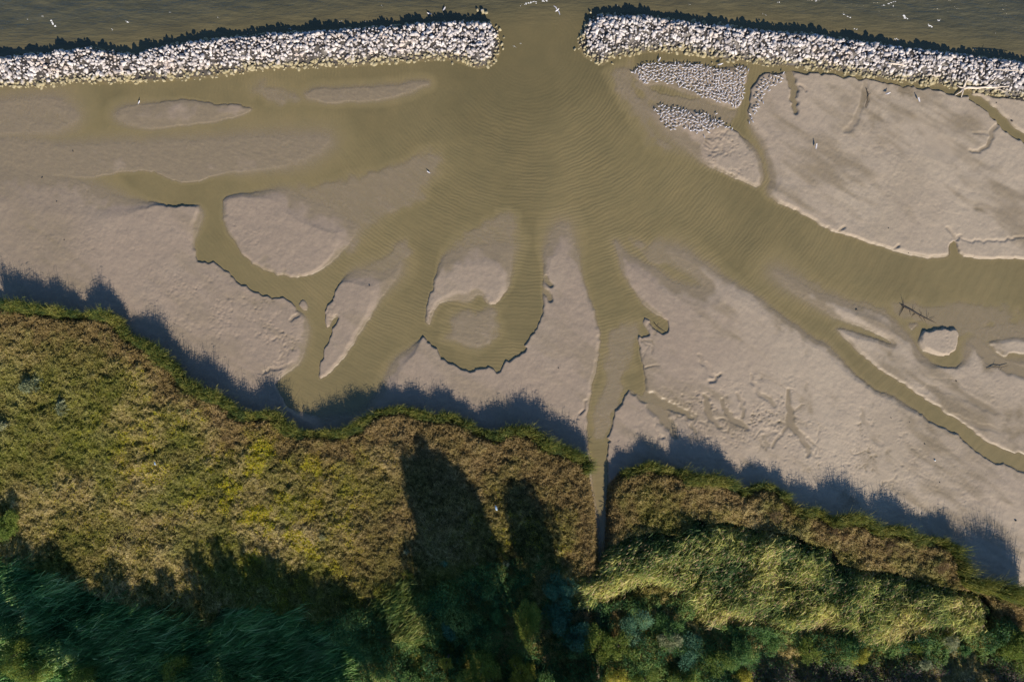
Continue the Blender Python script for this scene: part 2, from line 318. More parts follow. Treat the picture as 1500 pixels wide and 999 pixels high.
# ------------------------------------------------------------------ the mudflat: traced shores
# (x, y, steepness of the bank there)  in photo pixels
LAND = [
 # west flat
 (0.26, [(-300,250,0),(0,240,0),(60,258,0),(110,262,0),(150,282,0),(190,293,.15),(225,298,.5),(245,301,.8),(268,303,1),(277,299,1),(292,301,.6),
  (297,312,.3),(290,330,.3),(284,350,.4),(285,365,.7),(290,377,1),(303,387,1),(315,385,1),(330,395,.9),(345,410,1),(360,420,1),(380,429,1),
  (400,433,1),(425,440,1),(434,447,.9),(437,455,.6),(447,462,.5),(451,475,.3),(451,490,.3),(446,512,.3),(440,530,.4),(425,540,.5),(408,556,.5),
  (404,568,.9),(412,582,.9),(424,598,.7),(440,606,.5),(470,612,.4),(490,640,0),(430,1200,0),(-300,1200,0)]),
 (0.12, [(440,440,.9),(446,439,.9),(450,445,.7),(450,453,.6),(443,455,.6),(438,447,.9)]),
 # wet bar north of the west channel
 (0.012, [(-300,200,0),(0,205,0),(100,215,0),(220,212,0),(350,205,0),(450,200,0),(485,205,0),(460,225,0),(430,238,0),(400,246,.2),(350,252,.2),(315,258,.5),
  (285,268,.6),(255,265,.6),(235,255,.6),(222,249,.6),(175,250,.5),(165,255,.5),(125,261,.4),(95,257,.2),(60,255,0),(-300,250,0)]),
 # bars behind the west breakwater
 (-0.06, [(-200,150,0),(0,152,0),(50,145,0),(85,148,0),(110,165,0),(100,185,0),(50,192,0),(0,195,0),(-200,195,0)]),
 (0.07, [(169,172,.1),(176,160,.2),(213,152,.3),(253,149,.5),(288,149,.7),(320,153,.8),(347,154,.8),(365,157,.7),(371,161,.5),(347,171,.4),(307,179,.4),(267,184,.4),(227,186,.3),(187,183,.2)]),
 (0.02, [(444,141,.2),(460,133,.3),(513,129,.3),(567,127,.3),(607,121,.3),(632,122,.3),(607,133,.3),(567,144,.3),(513,149,.4),(473,151,.4)]),
 # big oval bar
 (0.22, [(326,296,.6),(333,289,.6),(345,285,.6),(380,282,.5),(415,277,.15),(450,292,0),(490,312,0),(525,330,0),(516,350,.2),(503,367,.4),(490,380,.5),(470,395,.6),
  (445,405,.7),(425,407,.7),(400,401,.7),(380,393,.7),(360,378,.7),(345,360,.6),(333,340,.5),(327,315,.5)]),
 # spindle bar
 (0.24, [(497,415,.9),(503,408,.5),(515,400,.2),(540,398,.0),(562,401,0),(580,393,0),(586,385,.1),(584,398,.2),(577,410,.2),(560,430,.3),(553,445,.4),(545,460,.5),(534,477,.5),(520,496,.5),
  (508,520,.6),(487,541,.6),(469,556,.7),(465,549,.8),(467,533,1),(473,520,1),(477,504,1),(484,487,1),(492,472,.9),(496,466,.7),(488,466,.5),(480,482,.6),(475,475,.9),(475,453,1),(487,441,1),(493,424,1)]),
 # bar above the ring
 (0.20, [(663,372,.1),(680,364,0),(720,360,0),(750,357,0),(749,389,.3),(743,421,.4),(730,447,.7),(715,446,.7),(710,440,.6),(705,432,.5),(697,431,.4),(690,437,.35),(682,441,.3),(668,438,.3),
  (652,442,.5),(638,452,.5),(631,468,.5),(628,478,.6),(621,470,.7),(626,445,.8),(634,418,.8),(642,392,.6),(650,378,.4)]),
 # centre flat
 (0.27, [(617,493,.9),(623,492,1),(636,509,1),(649,525,1),(665,535,1),(687,543,1),(705,540,1),(719,535,1),(733,542,1),(740,528,1),(753,523,1),(772,514,1),(768,504,1),(780,491,1),(785,483,1),(791,469,.9),
  (794,453,.8),(795,427,.6),(797,400,.6),(798,368,.3),(807,352,0),(820,333,0),(830,335,0),(841,365,.2),(849,389,.4),(857,421,.5),(867,445,.6),(874,467,.6),(878,496,.6),(879,512,.6),(874,541,.6),
  (867,557,.6),(861,587,.6),(860,613,.7),(860,645,.7),(865,672,.6),(867,707,.6),(873,739,.6),(877,792,.4),(878,842,.4),(880,852,.3),(870,1200,0),(400,1200,0),(470,620,0),(500,616,.1),(535,606,.2),(553,579,.2),(564,560,.3),(572,541,.3),(588,520,.3),(609,504,.4)]),
 # south-east flat and the spit by the creek
 (0.25, [(898,349,.3),(905,371,.4),(910,387,.4),(918,411,.4),(934,432,.5),(945,448,.5),(963,460,.5),(977,469,.9),(981,481,1),(973,487,1),(961,484,1),(955,478,.8),(950,468,.8),(942,465,1),(941,474,.6),(947,484,.7),(952,490,1),(945,494,1),
  (937,491,1),(933,500,1),(937,517,.7),(943,536,.9),(947,557,.7),(946,572,.6),(940,580,.8),(934,576,1),(925,569,1),(913,579,1),(910,593,1),(901,600,1),(897,619,1),(891,640,1),(889,661,1),(889,677,.9),(891,710,.6),(890,739,.5),
  (889,792,.4),(886,843,.4),(884,1200,0),(1800,1200,0),(1800,780,.5),(1520,700,.6),(1489,688,.8),(1473,681,.9),(1455,677,1),(1447,669,.9),(1425,656,.8),(1407,640,.8),(1380,625,.8),(1353,608,.7),(1327,592,.5),(1303,579,.5),
  (1276,567,.6),(1249,544,.5),(1233,528,.4),(1207,501,.4),(1191,496,.4),(1167,477,.4),(1150,466,.4),(1137,456,.4),(1123,447,.3),(1097,429,.3),(1070,413,.3),(1043,397,.2),(1017,379,.2),(998,368,0),(975,362,0),(990,380,0),(1020,400,0),
  (1040,418,0),(1020,424,.1),(1003,419,.2),(977,413,.2),(963,397,.2),(937,384,.3),(915,372,.2)]),
 # east wedge
 (0.20, [(1130,396,0),(1167,413,0),(1188,427,.2),(1215,434,.2),(1240,442,.2),(1271,454,.2),(1300,463,.3),(1308,472,.3),(1322,485,.2),(1335,496,.3),(1343,509,.4),(1352,523,.3),(1367,533,.5),(1385,539,.8),(1404,537,.7),(1414,522,.2),
  (1421,503,.1),(1430,500,0),(1442,512,0),(1460,526,.1),(1480,532,.1),(1510,532,.2),(1800,560,0),(1800,740,.5),(1500,667,.7),(1473,659,.7),(1452,651,.7),(1436,640,.7),(1420,627,.7),(1399,612,.7),(1372,595,.7),(1345,579,.7),(1319,560,.7),
  (1292,544,.7),(1271,527,.6),(1249,509,.6),(1233,493,.5),(1224,481,.4),(1260,491,.5),(1290,500,.6),(1311,505,.5),(1305,499,.5),(1287,491,.6),(1271,483,.5),(1233,469,.4),(1207,453,.2),(1172,432,.2),(1153,416,0)]),
 (0.16, [(1444,501,.6),(1457,515,.8),(1471,522,.8),(1481,518,.8),(1500,521,.8),(1600,530,.5),(1800,520,.5),(1800,480,.5),(1500,494,.5),(1455,499,.6)]),
 (0.42, [(1343,501,.5),(1345,494,.6),(1350,487,.8),(1357,482,1),(1367,479.5,1),(1378,478.5,1),(1390,480,1),(1398,483,1),(1404,489,1),(1405.5,497,.9),(1402,505,.8),(1396,513,.8),(1390,519,.8),(1383,521,.7),(1372,520,.6),(1361,517,.55),(1350,510,.5)]),
 (0.09, [(1331,474,.5),(1347,473,.4),(1337,485,.6)]),
 # north-east flat
 (0.27, [(1151,107,1),(1145,107,1),(1123,108,1),(1110,115,1),(1102,128,1),(1099,144,1),(1094,160,.8),(1099,184,.4),(1107,197,.3),(1123,227,.3),(1130,259,.3),(1124,285,.3),(1137,296,.6),(1156,304,.6),(1175,312,.7),(1199,329,.7),(1225,340,.7),
  (1244,348,.7),(1271,357,.7),(1292,365,.7),(1313,371,.6),(1340,375,.6),(1367,377,.6),(1391,375,.6),(1392,360,.8),(1396,353,.9),(1401,357,.9),(1405,376,.7),(1433,379,.7),(1473,380,.7),(1500,380,.7),(1800,385,.5),(1800,320,.3),(1500,209,.9),(1473,197,.9),
  (1463,181,.9),(1449,167,1),(1433,152,1),(1412,141,1),(1393,138,1),(1367,133,1),(1345,129,1),(1329,124,1),(1303,123,1),(1287,120,.9),(1271,115,.9),(1260,117,1),(1233,112,1),(1217,109,1),(1204,111,1),(1191,107,1),(1172,107,1),(1160,104,.6)]),
 (0.24, [(1420,138,.6),(1436,141,.6),(1455,155,.7),(1471,171,.7),(1484,184,.7),(1500,196,.7),(1800,300,.4),(1800,120,.5),(1500,146,.9),(1450,141,.9),(1432,133,.6)]),
 # bars with the flock
 (0.13, [(923,107,.5),(937,95,.7),(963,92,.7),(1003,93,.6),(1038,97,.6),(1060,101,.6),(1070,99,.5),(1089,96,.6),(1098,103,.7),(1094,117,.7),(1089,133,.7),(1086,149,.7),(1078,160,.7),(1057,155,.5),(1038,148,.4),(1017,139,.3),(990,128,.3),(963,120,.4),(947,125,.4),(934,117,.4)]),
 (0.24, [(955,160,.1),(966,154,.3),(977,156,.4),(1001,160,.4),(1027,163,.4),(1043,171,.5),(1062,181,.8),(1078,192,.8),(1094,208,.5),(1107,221,.4),(1115,240,.4),(1118,259,.4),(1111,277,.5),(1102,272,.7),(1083,264,.6),(1057,252,.6),(1033,240,.4),(1017,224,.2),(1000,212,.1),(979,195,0),(962,176,0)]),
]
# drowned bars: (top z, feather m, points)
SHOAL = [
 (-0.05, 3.0, [(415,275),(470,262),(540,250),(600,232),(630,215),(655,222),(650,250),(610,285),(570,315),(530,342),(500,375),(430,330)]),
 (-0.055, 2.0, [(640,380),(700,330),(740,305),(757,315),(754,400),(650,400)]),
 (-0.05, 2.0, [(520,400),(560,370),(592,355),(600,365),(585,395),(560,410)]),
 (0.0, 3.0, [(654,478),(660,462),(676,452),(698,449),(722,450),(731,462),(728,488),(714,508),(692,515),(670,507),(657,494)]),
 (-0.05, 2.5, [(890,100),(930,90),(925,130),(960,150),(950,190),(990,215),(1020,240),(960,215),(925,170),(900,140)]),
 (-0.05, 1.5, [(925,120),(1080,160),(1070,185),(960,158)]),
 (-0.055, 2.5, [(900,345),(960,350),(1010,368),(1060,400),(1040,420),(980,400)]),
 (-0.06, 2.0, [(1115,380),(1170,405),(1240,435),(1310,462),(1330,490),(1240,460),(1160,420)]),
 (-0.075, 1.5, [(1300,436),(1340,441),(1395,446),(1440,450),(1492,455),(1500,470),(1440,480),(1415,500),(1360,480),(1310,465)]),
 (-0.05, 2.5, [(1420,485),(1460,470),(1560,455),(1560,500),(1440,505)]),
 (-0.05, 2.0, [(808,352),(818,325),(832,328),(840,360)]),
 (-0.04, 3.0, [(370,135),(385,120),(420,125),(440,150),(400,145)]),
 (-0.05, 2.0, [(915,560),(945,470),(895,470),(880,560),(862,640),(890,650)]),
]
# gullies: (bottom z, side slope, [(x, y, width px)...])
GULLY = [
 (-0.12, .8, [(1152,100,8),(1157,118,8),(1161,138,6),(1165,165,2)]),
 (0.10, .8, [(1168,128,2),(1177,131,2),(1180,134,2)]),
 (0.10, .35, [(1267,112,6),(1263,150,6),(1255,172,6),(1248,186,5),(1237,192,3)]),
 (0.08, .6, [(1458,187,5),(1452,198,5),(1446,212,4),(1438,221,3),(1420,221,1.5)]),
 (0.14, .5, [(1425,193,1),(1438,196,3),(1450,196,3)]),
 (0.17, .08, [(1341,176,6),(1350,190,10),(1362,206,12),(1375,214,14),(1394,227,8)]),
 (-0.08, .6, [(930,568,14),(950,582,13),(975,593,9),(1000,602,5),(1014,612,2)]),
 (-0.04, .4, [(954,594,10),(972,608,11),(982,624,8),(990,640,2)]),
 (0.10, .5, [(982,590,5),(990,596,6),(996,592,2)]),
 (0.12, .6, [(1006,612,5),(1012,606,4),(1018,612,3),(1012,622,4),(1020,634,2)]),
 (0.16, .3, [(1021,518,3),(1032,535,6),(1044,550,4)]),
 (0.05, .5, [(1035,580,3),(1036,598,8),(1042,615,6),(1055,626,2)]),
 (0.05, .5, [(1056,582,2),(1063,598,5),(1070,612,8),(1082,622,8),(1095,628,2)]),
 (0.12, .4, [(1078,575,3),(1085,585,5),(1087,600,4),(1086,612,3)]),
 (0.10, .6, [(1100,550,2),(1105,567,4),(1114,578,5),(1127,587,6),(1134,594,5)]),
 (0.02, .6, [(1154,570,2),(1155,596,7),(1158,620,9),(1170,638,6),(1180,655,7),(1182,668,2)]),
 (0.12, .8, [(1153,624,4),(1143,639,3),(1131,654,3)]),
 (0.15, .6, [(1152,622,4),(1143,621,3),(1131,620,3)]),
 (0.12, .7, [(1137,630,3),(1127,636,4),(1117,638,3)]),
 (0.08, .7, [(1168,636,5),(1180,644,3),(1191,651,2)]),
 (0.15, .5, [(1162,604,2),(1172,598,3),(1174,592,1)]),
 (0.19, .12, [(1254,632,4),(1259,650,9),(1266,670,10),(1280,690,14),(1300,708,18),(1322,716,8)]),
 (0.14, .3, [(1260,598,2),(1266,618,5),(1276,638,6),(1290,650,5)]),
 (0.10, .9, [(383,549,2),(395,541,3),(412,538,4),(432,532,5)]),
 (0.05, .9, [(427,472,3),(433,462,4),(440,456,5)]),
 (-0.1, .9, [(796,409,5),(807,418,3)]),
 (-0.1, .9, [(796,429,6),(806,439,4)]),
 (0.10, .9, [(862,588,2),(854,590,3),(856,598,2),(849,606,2)]),
 (0.12, .8, [(1398,352,4),(1394,345,3),(1386,334,3)]),
 (0.12, .8, [(1400,352,4),(1405,346,3)]),
 (0.16, .7, [(1404,350,1.5),(1430,354,2),(1460,354,2),(1490,347,2),(1520,346,2)]),
 (0.08, .9, [(1310,368,2),(1315,360,2.5)]),
 (0.10, .9, [(1228,340,2),(1236,333,3)]),
 (0.05, .9, [(1270,131,1.5),(1271,145,2),(1268,157,1.5)]),
 (0.05, .7, [(1040,560,2),(1055,548,2)]),
 (-0.04, .3, [(1424,500,10),(1445,518,12),(1465,534,12),(1500,545,14),(1560,560,16)]),
 (0.06, .5, [(1440,532,2),(1465,536,6),(1480,541,5)]),
 (0.15, .25, [(1340,575,3),(1365,566,8),(1395,570,10),(1440,592,8),(1500,615,8)]),
 (0.15, .25, [(1370,600,3),(1400,612,6),(1440,625,6),(1500,640,4)]),
]
# rough, poached mud: (x, y, radius px, amplitude m)
ROUGH = [(1060,610,55,.045),(1110,600,50,.04),(1010,590,30,.045),(1150,640,45,.04),(1050,215,35,.05),(1070,240,32,.06),(400,475,40,.035),(420,500,25,.04),(360,460,40,.03),(300,440,50,.02),(250,400,90,.010),(100,330,90,.008),(300,470,60,.012),
         (640,460,14,.07),(672,434,20,.05),(720,446,12,.06),(660,512,30,.02),(1290,640,60,.025),(1290,700,70,.022),(1390,495,25,.03),(960,475,16,.05),(485,465,14,.05),(415,560,30,.04),(1450,560,60,.02),
         (1120,190,30,.02),(375,330,45,.015),(430,380,60,.012),(960,600,40,.02),(1250,240,120,.010),(1380,290,120,.008),(150,380,150,.008),(1200,640,80,.02),(790,570,60,.010),(1400,720,90,.015),(700,590,60,.008)]

def rills():
    """fine drainage rills that branch off the traced gullies and off each other"""
    r = np.random.default_rng(55); out = []
    def grow_from(seeds, n, box, a0, sp_):
        pool = list(seeds)
        for _ in range(n):
            x, y = pool[int(r.integers(len(pool)))][:2]; a = math.radians(a0 + r.normal(0, sp_)); w = r.uniform(1.0, 2.4); P = []
            for k in range(int(r.integers(3, 7))):
                P.append((x, y, max(w, .5))); a += r.normal(0, .5); L = r.uniform(2.5, 5.5); x += math.cos(a) * L; y += math.sin(a) * L; w -= .3
                if not (box[0] < x < box[1] and box[2] < y < box[3]): break
            if len(P) > 1: out.append((r.uniform(.10, .17), r.uniform(.4, .9), P)); pool += P[1:]
    grow_from([p for g in GULLY[6:20] for p in g[2]], 105, (960, 1205, 535, 672), 75, 65)
    grow_from([(1256, 640), (1262, 660), (1285, 650), (1275, 690), (1300, 705)], 22, (1225, 1340, 600, 730), 60, 60)
    grow_from([(1020, 215), (1045, 215), (1060, 235), (1085, 245), (1035, 200)], 34, (1000, 1112, 190, 270), 40, 55)
    grow_from([(445, 462), (430, 500), (412, 538)], 18, (385, 450, 440, 545), 150, 50)
    grow_from([(937, 500), (945, 540), (900, 610), (893, 640)], 10, (890, 980, 490, 650), 40, 50)
    return out
RILLS = rills()
def subdivide(P, closed=True, seed=0):
    """resample a traced shore to ~1 m, eroded shores get a crenulated edge"""
    if closed:
        Q = []
        for i in range(len(P)):
            a, b_ = P[i], P[(i + 1) % len(P)]
            if math.hypot(a[0] - b_[0], a[1] - b_[1]) > 120: Q += [a, b_]; continue
            Q.append(tuple(.78 * u + .22 * v for u, v in zip(a, b_))); Q.append(tuple(.22 * u + .78 * v for u, v in zip(a, b_)))
        P = Q
    out = []; n = len(P)
    for i in range(n if closed else n - 1):
        a = P[i]; b_ = P[(i + 1) % n]
        (ax, ay), (bx, by) = W(a), W(b_)
        L = math.hypot(bx - ax, by - ay)
        off = max(abs(a[0] - 750), abs(b_[0] - 750)) > 900 or max(a[1], b_[1]) > 1000
        k = max(1, int(L / (4.0 if off else 0.45)))
        for j in range(k):
            t = j / k; s = a[2] + (b_[2] - a[2]) * t
            out.append((ax + (bx - ax) * t, ay + (by - ay) * t, s))
    A = np.array(out)
    nx = samp(N_mid, A[:, 0] + 31, A[:, 1] + 7) * .10 + samp(N_sml, A[:, 0], A[:, 1]) * .15 * (np.minimum(A[:, 2], 1) ** 2 + .15)
    ny = samp(N_mid, A[:, 0] - 11, A[:, 1] + 57) * .10 + samp(N_sml, A[:, 0] + 90, A[:, 1] + 33) * .15 * (np.minimum(A[:, 2], 1) ** 2 + .15)
    A[:, 0] += nx; A[:, 1] += ny
    return A

X0, X1, Y0, Y1, DX = -104.0, 104.0, -72.0, 72.0, 0.16
xs = np.arange(X0, X1 + .001, DX); ys = np.arange(Y0, Y1 + .001, DX)
NX, NY = len(xs), len(ys)
GX, GY = np.meshgrid(xs, ys)
DMAX = 9.0

def field(A, closed=True, dmax=DMAX):
    """distance and interpolated third value to a polyline, on the grid, only within dmax"""
    d = np.full((NY, NX), dmax, np.float32); s = np.zeros((NY, NX), np.float32); wt = np.full((NY, NX), 1e-9, np.float32)
    n = len(A)
    for i in range(n if closed else n - 1):
        a = A[i]; b_ = A[(i + 1) % n]
        i0 = max(0, int((min(a[0], b_[0]) - dmax - X0) / DX)); i1 = min(NX, int((max(a[0], b_[0]) + dmax - X0) / DX) + 2)
        j0 = max(0, int((min(a[1], b_[1]) - dmax - Y0) / DX)); j1 = min(NY, int((max(a[1], b_[1]) + dmax - Y0) / DX) + 2)
        if i0 >= i1 or j0 >= j1: continue
        gx = xs[None, i0:i1] - a[0]; gy = ys[j0:j1, None] - a[1]
        vx, vy = b_[0] - a[0], b_[1] - a[1]; L = vx * vx + vy * vy + 1e-12
        t = np.clip((gx * vx + gy * vy) / L, 0, 1)
        q = np.sqrt((gx - t * vx) ** 2 + (gy - t * vy) ** 2)
        dd = d[j0:j1, i0:i1]; np.minimum(dd, q, out=dd)
        w = 1.0 / (q * q + .03) ** 1.5; s[j0:j1, i0:i1] += w * (a[2] + (b_[2] - a[2]) * t); wt[j0:j1, i0:i1] += w
    return d, s / wt

def fill(A):
    cnt = np.zeros((NY, NX + 1), np.int16); n = len(A)
    for i in range(n):
        x0, y0 = A[i][0], A[i][1]; x1, y1 = A[(i + 1) % n][0], A[(i + 1) % n][1]
        if y0 == y1: continue
        lo, hi = min(y0, y1), max(y0, y1)
        j0 = max(0, int(math.ceil((lo - Y0) / DX))); j1 = min(NY, int(math.ceil((hi - Y0) / DX)))
        if j0 >= j1: continue
        j = np.arange(j0, j1); xx = x0 + (x1 - x0) * (ys[j] - y0) / (y1 - y0)
        k = np.clip(np.ceil((xx - X0) / DX).astype(int), 0, NX)
        cnt[j, k] += 1
    return (np.cumsum(cnt, 1)[:, :NX] % 2).astype(bool)

Z = np.full((NY, NX), -9.0, np.float32)
for top, P in LAND:
    A = subdivide(P); ins = fill(A); d, s = field(A)
    if not ins.any(): continue
    win = 6.5 * 0.020 ** s; wout = 6.0 * 0.024 ** s
    h = np.where(ins, (top + .001) * np.clip(d / win, 0, 1), -0.62 * np.clip(d / wout, 0, 1) ** (1.1 - .25 * s))
    h = np.where(ins & (d >= DMAX), top, h)
    Z = np.maximum(Z, h)
Z = np.maximum(Z, -0.62)
for top, fe, P in SHOAL:
    A = subdivide([(x, y, 0.0) for x, y in P]); ins = fill(A); d, s = field(A)
    sd = np.where(ins, d, -d)
    sd = sd + .5 * samp(N_mid, GX, GY)
    h = -0.62 + (top + 0.62) * sstep(-fe * .7, fe * .45, sd)
    h = np.where(sd > -fe * .9, h, -0.62)
    Z = np.maximum(Z, h)
_cx, _cy = W((765, 60)); _r = np.hypot(GX - _cx, GY - _cy); _t = np.arctan2(GY - _cy, GX - _cx)
deepw = np.clip((-.12 - Z) / .5, 0, 1) ** 1.6
Z = Z - deepw * (.42 * np.exp(-(_r / 26) ** 2) + .09 * samp(N_b2, GX, GY) + .05)
# deep water beyond the breakwaters
N_EDGE = Wa([(-300,70),(0,70),(400,30),(720,15),(800,5),(860,5),(1100,15),(1500,70),(1800,110)])
yn = np.interp(GX, N_EDGE[:, 0], N_EDGE[:, 1])
outer = sstep(-3.0, 4.0, GY - yn).astype(np.float32)
Z = Z * (1 - outer) + (-2.5) * outer
Z0 = Z.copy()
land = sstep(-0.02, 0.10, Z0)
above = Z0 > 0
Z = Z + sstep(-.02, .16, Z0) * (0.018 * samp(N_mid, GX, GY) + 0.030 * samp(N_big, GX, GY) * sstep(.12, .25, Z0) + 0.010 * samp(N_sml, GX, GY))
Z = np.where(above & (Z0 > .05), np.maximum(Z, 0.03), Z)
_cx, _cy = W((775, 70)); RR = np.hypot(GX - _cx, GY - _cy)
ARC = np.sin(RR * 2 * math.pi / .85 + 3.5 * samp(N_mid, GX, GY) + 1.2 * samp(N_sml, GX, GY)) * sstep(-1.2, 1.0, samp(N_mid, GX + 20, GY))
Z += .028 * ARC * np.exp(-((Z0 + .045) / .055) ** 2)
# gentle washed ripples where the shore shelves
rip = np.exp(-((Z0 - 0.01) / 0.06) ** 2)
Z += rip * 0.008 * samp(N_rip, GX, GY) + 0.012 * np.exp(-((Z0 + .05) / .06) ** 2) * samp(N_str, GX * 2.5, GY * 2.5)
for x, y, r, a in ROUGH:
    cx, cy = W((x, y)); r *= M
    i0 = max(0, int((cx - 2 * r - X0) / DX)); i1 = min(NX, int((cx + 2 * r - X0) / DX)); j0 = max(0, int((cy - 2 * r - Y0) / DX)); j1 = min(NY, int((cy + 2 * r - Y0) / DX))
    gx = GX[j0:j1, i0:i1]; gy = GY[j0:j1, i0:i1]
    w = np.exp(-(((gx - cx) ** 2 + (gy - cy) ** 2) / (r * r)) * 1.2) * (Z0[j0:j1, i0:i1] > .02)
    q = samp(N_sml, gx * 1.3 + 5, gy * 1.3)
    Z[j0:j1, i0:i1] += 1.5 * a * w * (-np.abs(q) + .5) * sstep(-1.2, .8, samp(N_mid, gx * 1.5, gy * 1.5 + 40))
for gi, (fl, sl, P) in enumerate(GULLY + RILLS):
    if 6 < gi < 21 and fl > 0: fl = fl * .75; sl = max(sl, .6)
    A = subdivide([(p[0], p[1], p[2]) for p in P], closed=False)
    A = np.vstack([A, [*W(P[-1]), P[-1][2]]])
    d, w = field(A, closed=False, dmax=2.4)
    k = d < 2.39; w = np.minimum(w, max(p[2] for p in P))
    fl = max(fl, 0.02) if fl > 0 else fl
    h = fl + np.maximum(0, d - w * M * .5) * sl
    Z = np.where(k & (Z0 > -0.3), np.minimum(Z, h), Z)
# pits and thin drainage lines
N_pit = fnoise(12, .28, .9, .0, n=2048)
pm = sstep(-.3, 1.2, samp(N_mid, GX * .5 + 60, GY * .5)) * land
Z -= (.022 * pm * sstep(1.2, 2.4, samp(N_pit, GX, GY))).astype(np.float32)
ln = np.exp(-(samp(N_str, GX * .6, GY * .6) / .07) ** 2) * sstep(-.2, 1.0, samp(N_big, GX + 120, GY)) * sstep(0, 30, GX) * (Z > .1)
Z -= (.03 * ln).astype(np.float32)
# wetness
wet = 1 - sstep(0.01, 0.16, Z + 0.03 * samp(N_mid, GX, GY))
east = sstep(-5, 40, GX)
patch = sstep(0.0, 2.4, samp(N_str, GX, GY) + .15 * samp(N_mid, GX * .6, GY * .6)) * (.45 + .35 * east)
wetc = sstep(1.2, -.4, np.hypot((GX - W((1420, 600))[0]) / 11, (GY - W((1420, 600))[1]) / 6)) * .45
wetl = sstep(0, -1, (GX - W((170, 300))[0]) / 12) * .35
wet = np.clip(wet + patch + wetc + wetl + .25 * sstep(.3, 2., samp(N_big, GX + 50, GY)), 0, 1)
tone = np.clip(sstep(W((900, 0))[0], W((1250, 0))[0], GX) * .8 + .1 * samp(N_b2, GX, GY), 0, 1)

# marsh outlines (foliage edge as photographed)
MARSH_W = [(-140,430),(0,447),(20,449),(50,456),(80,460),(110,464),(140,462),(163,467),(172,482),(187,497),(213,508),(235,524),(251,541),(258,560),(275,566),(293,577),(315,582),(328,596),(344,609),(373,612),
           (393,609),(409,620),(423,633),(460,638),(495,637),(521,630),(535,614),(551,605),(583,601),(607,606),(633,613),(660,613),(687,622),(697,633),(727,644),(740,631),(753,629),(780,638),(793,653),(819,660),(843,670),
           (857,678),(863,695),(868,718),(872,742),(877,800),(878,845),(872,862),(880,1120),(-140,1120)]
MARSH_E = [(890,738),(893,713),(910,694),(931,689),(955,681),(963,691),(982,692),(1003,697),(1025,707),(1038,699),(1051,701),(1059,710),(1083,716),(1094,725),(1110,716),(1123,713),(1137,718),(1151,731),(1159,742),(1172,750),
           (1199,753),(1220,768),(1249,762),(1268,768),(1287,779),(1327,781),(1340,790),(1367,793),(1393,799),(1407,819),(1409,840),(1417,856),(1447,862),(1473,870),(1510,883),(1640,920),(1640,1120),(884,1120),(887,850),(889,792)]
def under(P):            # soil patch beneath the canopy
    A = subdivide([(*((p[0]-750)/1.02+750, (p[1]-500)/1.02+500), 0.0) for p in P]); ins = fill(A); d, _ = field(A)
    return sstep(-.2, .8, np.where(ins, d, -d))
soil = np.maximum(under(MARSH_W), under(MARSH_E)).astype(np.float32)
Z = Z + soil * .12

# breakwaters: visible sunlit face, extended north by the shaded face
JW_N = [(-60,90),(0,88),(60,82),(130,74),(165,80),(200,84),(215,76),(260,68),(330,60),(400,53),(480,49),(560,43),(620,38),(680,36),(715,38),(730,50)]
JW_S = [(-60,136),(0,132),(60,129),(120,124),(200,123),(300,116),(400,104),(500,100),(560,95),(620,91),(655,89),(675,94),(700,102),(722,97),(733,80)]
JE_N = [(848,62),(858,36),(872,26),(900,25),(960,30),(1030,38),(1100,47),(1200,56),(1300,70),(1400,83),(1500,95),(1560,102)]
JE_S = [(846,70),(856,85),(882,97),(900,87),(950,78),(1000,80),(1060,90),(1130,99),(1200,104),(1260,113),(1300,120),(1340,124),(1390,130),(1440,139),(1500,150),(1560,158)]
EXT = 11                                        # px of shaded north slope
JET = []
for Np, Sp, head in ((JW_N, JW_S, 'r'), (JE_N, JE_S, 'l')):
    crest = Wa([(a, b_ + 1) for a, b_ in Np], 1.3); south = Wa(Sp)
    north = crest + np.array([0.0, EXT * M])
    poly = np.vstack([north, south[::-1]])
    JET.append((poly, north, south, head))
def pile(k, x, y):
    poly, north, south, head = JET[k]
    ins = inside(poly, x, y); dn = pdist(north, x, y, False); ds = pdist(south, x, y, False)
    xe = W((742, 0))[0] if head == 'r' else W((838, 0))[0]
    de = (xe - x) if head == 'r' else (x - xe)
    h = np.minimum(np.minimum(0.05 + ds * .50, 0.05 + dn * 1.30), 1.75)
    h = np.minimum(h, np.maximum(0.1 + np.abs(de) * .55 - .4, 0))
    h = h * (1 + .10 * samp(N_mid, x * 1.5, y * 1.5)) 
    return np.where(ins, h, -1), ins
rub = np.zeros_like(Z)
for k in (0, 1):
    poly = JET[k][0]; (x0, y0), (x1, y1) = poly.min(0) - 1, poly.max(0) + 1
    i0 = max(0, int((x0 - X0) / DX)); i1 = min(NX, int((x1 - X0) / DX)); j0 = max(0, int((y0 - Y0) / DX)); j1 = min(NY, int((y1 - Y0) / DX))
    gx = GX[j0:j1, i0:i1]; gy = GY[j0:j1, i0:i1]
    h, ins = pile(k, gx.ravel(), gy.ravel()); h = h.reshape(gx.shape); ins = ins.reshape(gx.shape)
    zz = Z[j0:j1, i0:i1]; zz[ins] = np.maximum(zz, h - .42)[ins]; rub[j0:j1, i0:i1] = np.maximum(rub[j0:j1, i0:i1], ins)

def groundz(x, y):
    i = np.clip(((np.asarray(x) - X0) / DX).astype(int), 0, NX - 1); j = np.clip(((np.asarray(y) - Y0) / DX).astype(int), 0, NY - 1)
    return Z[j, i]

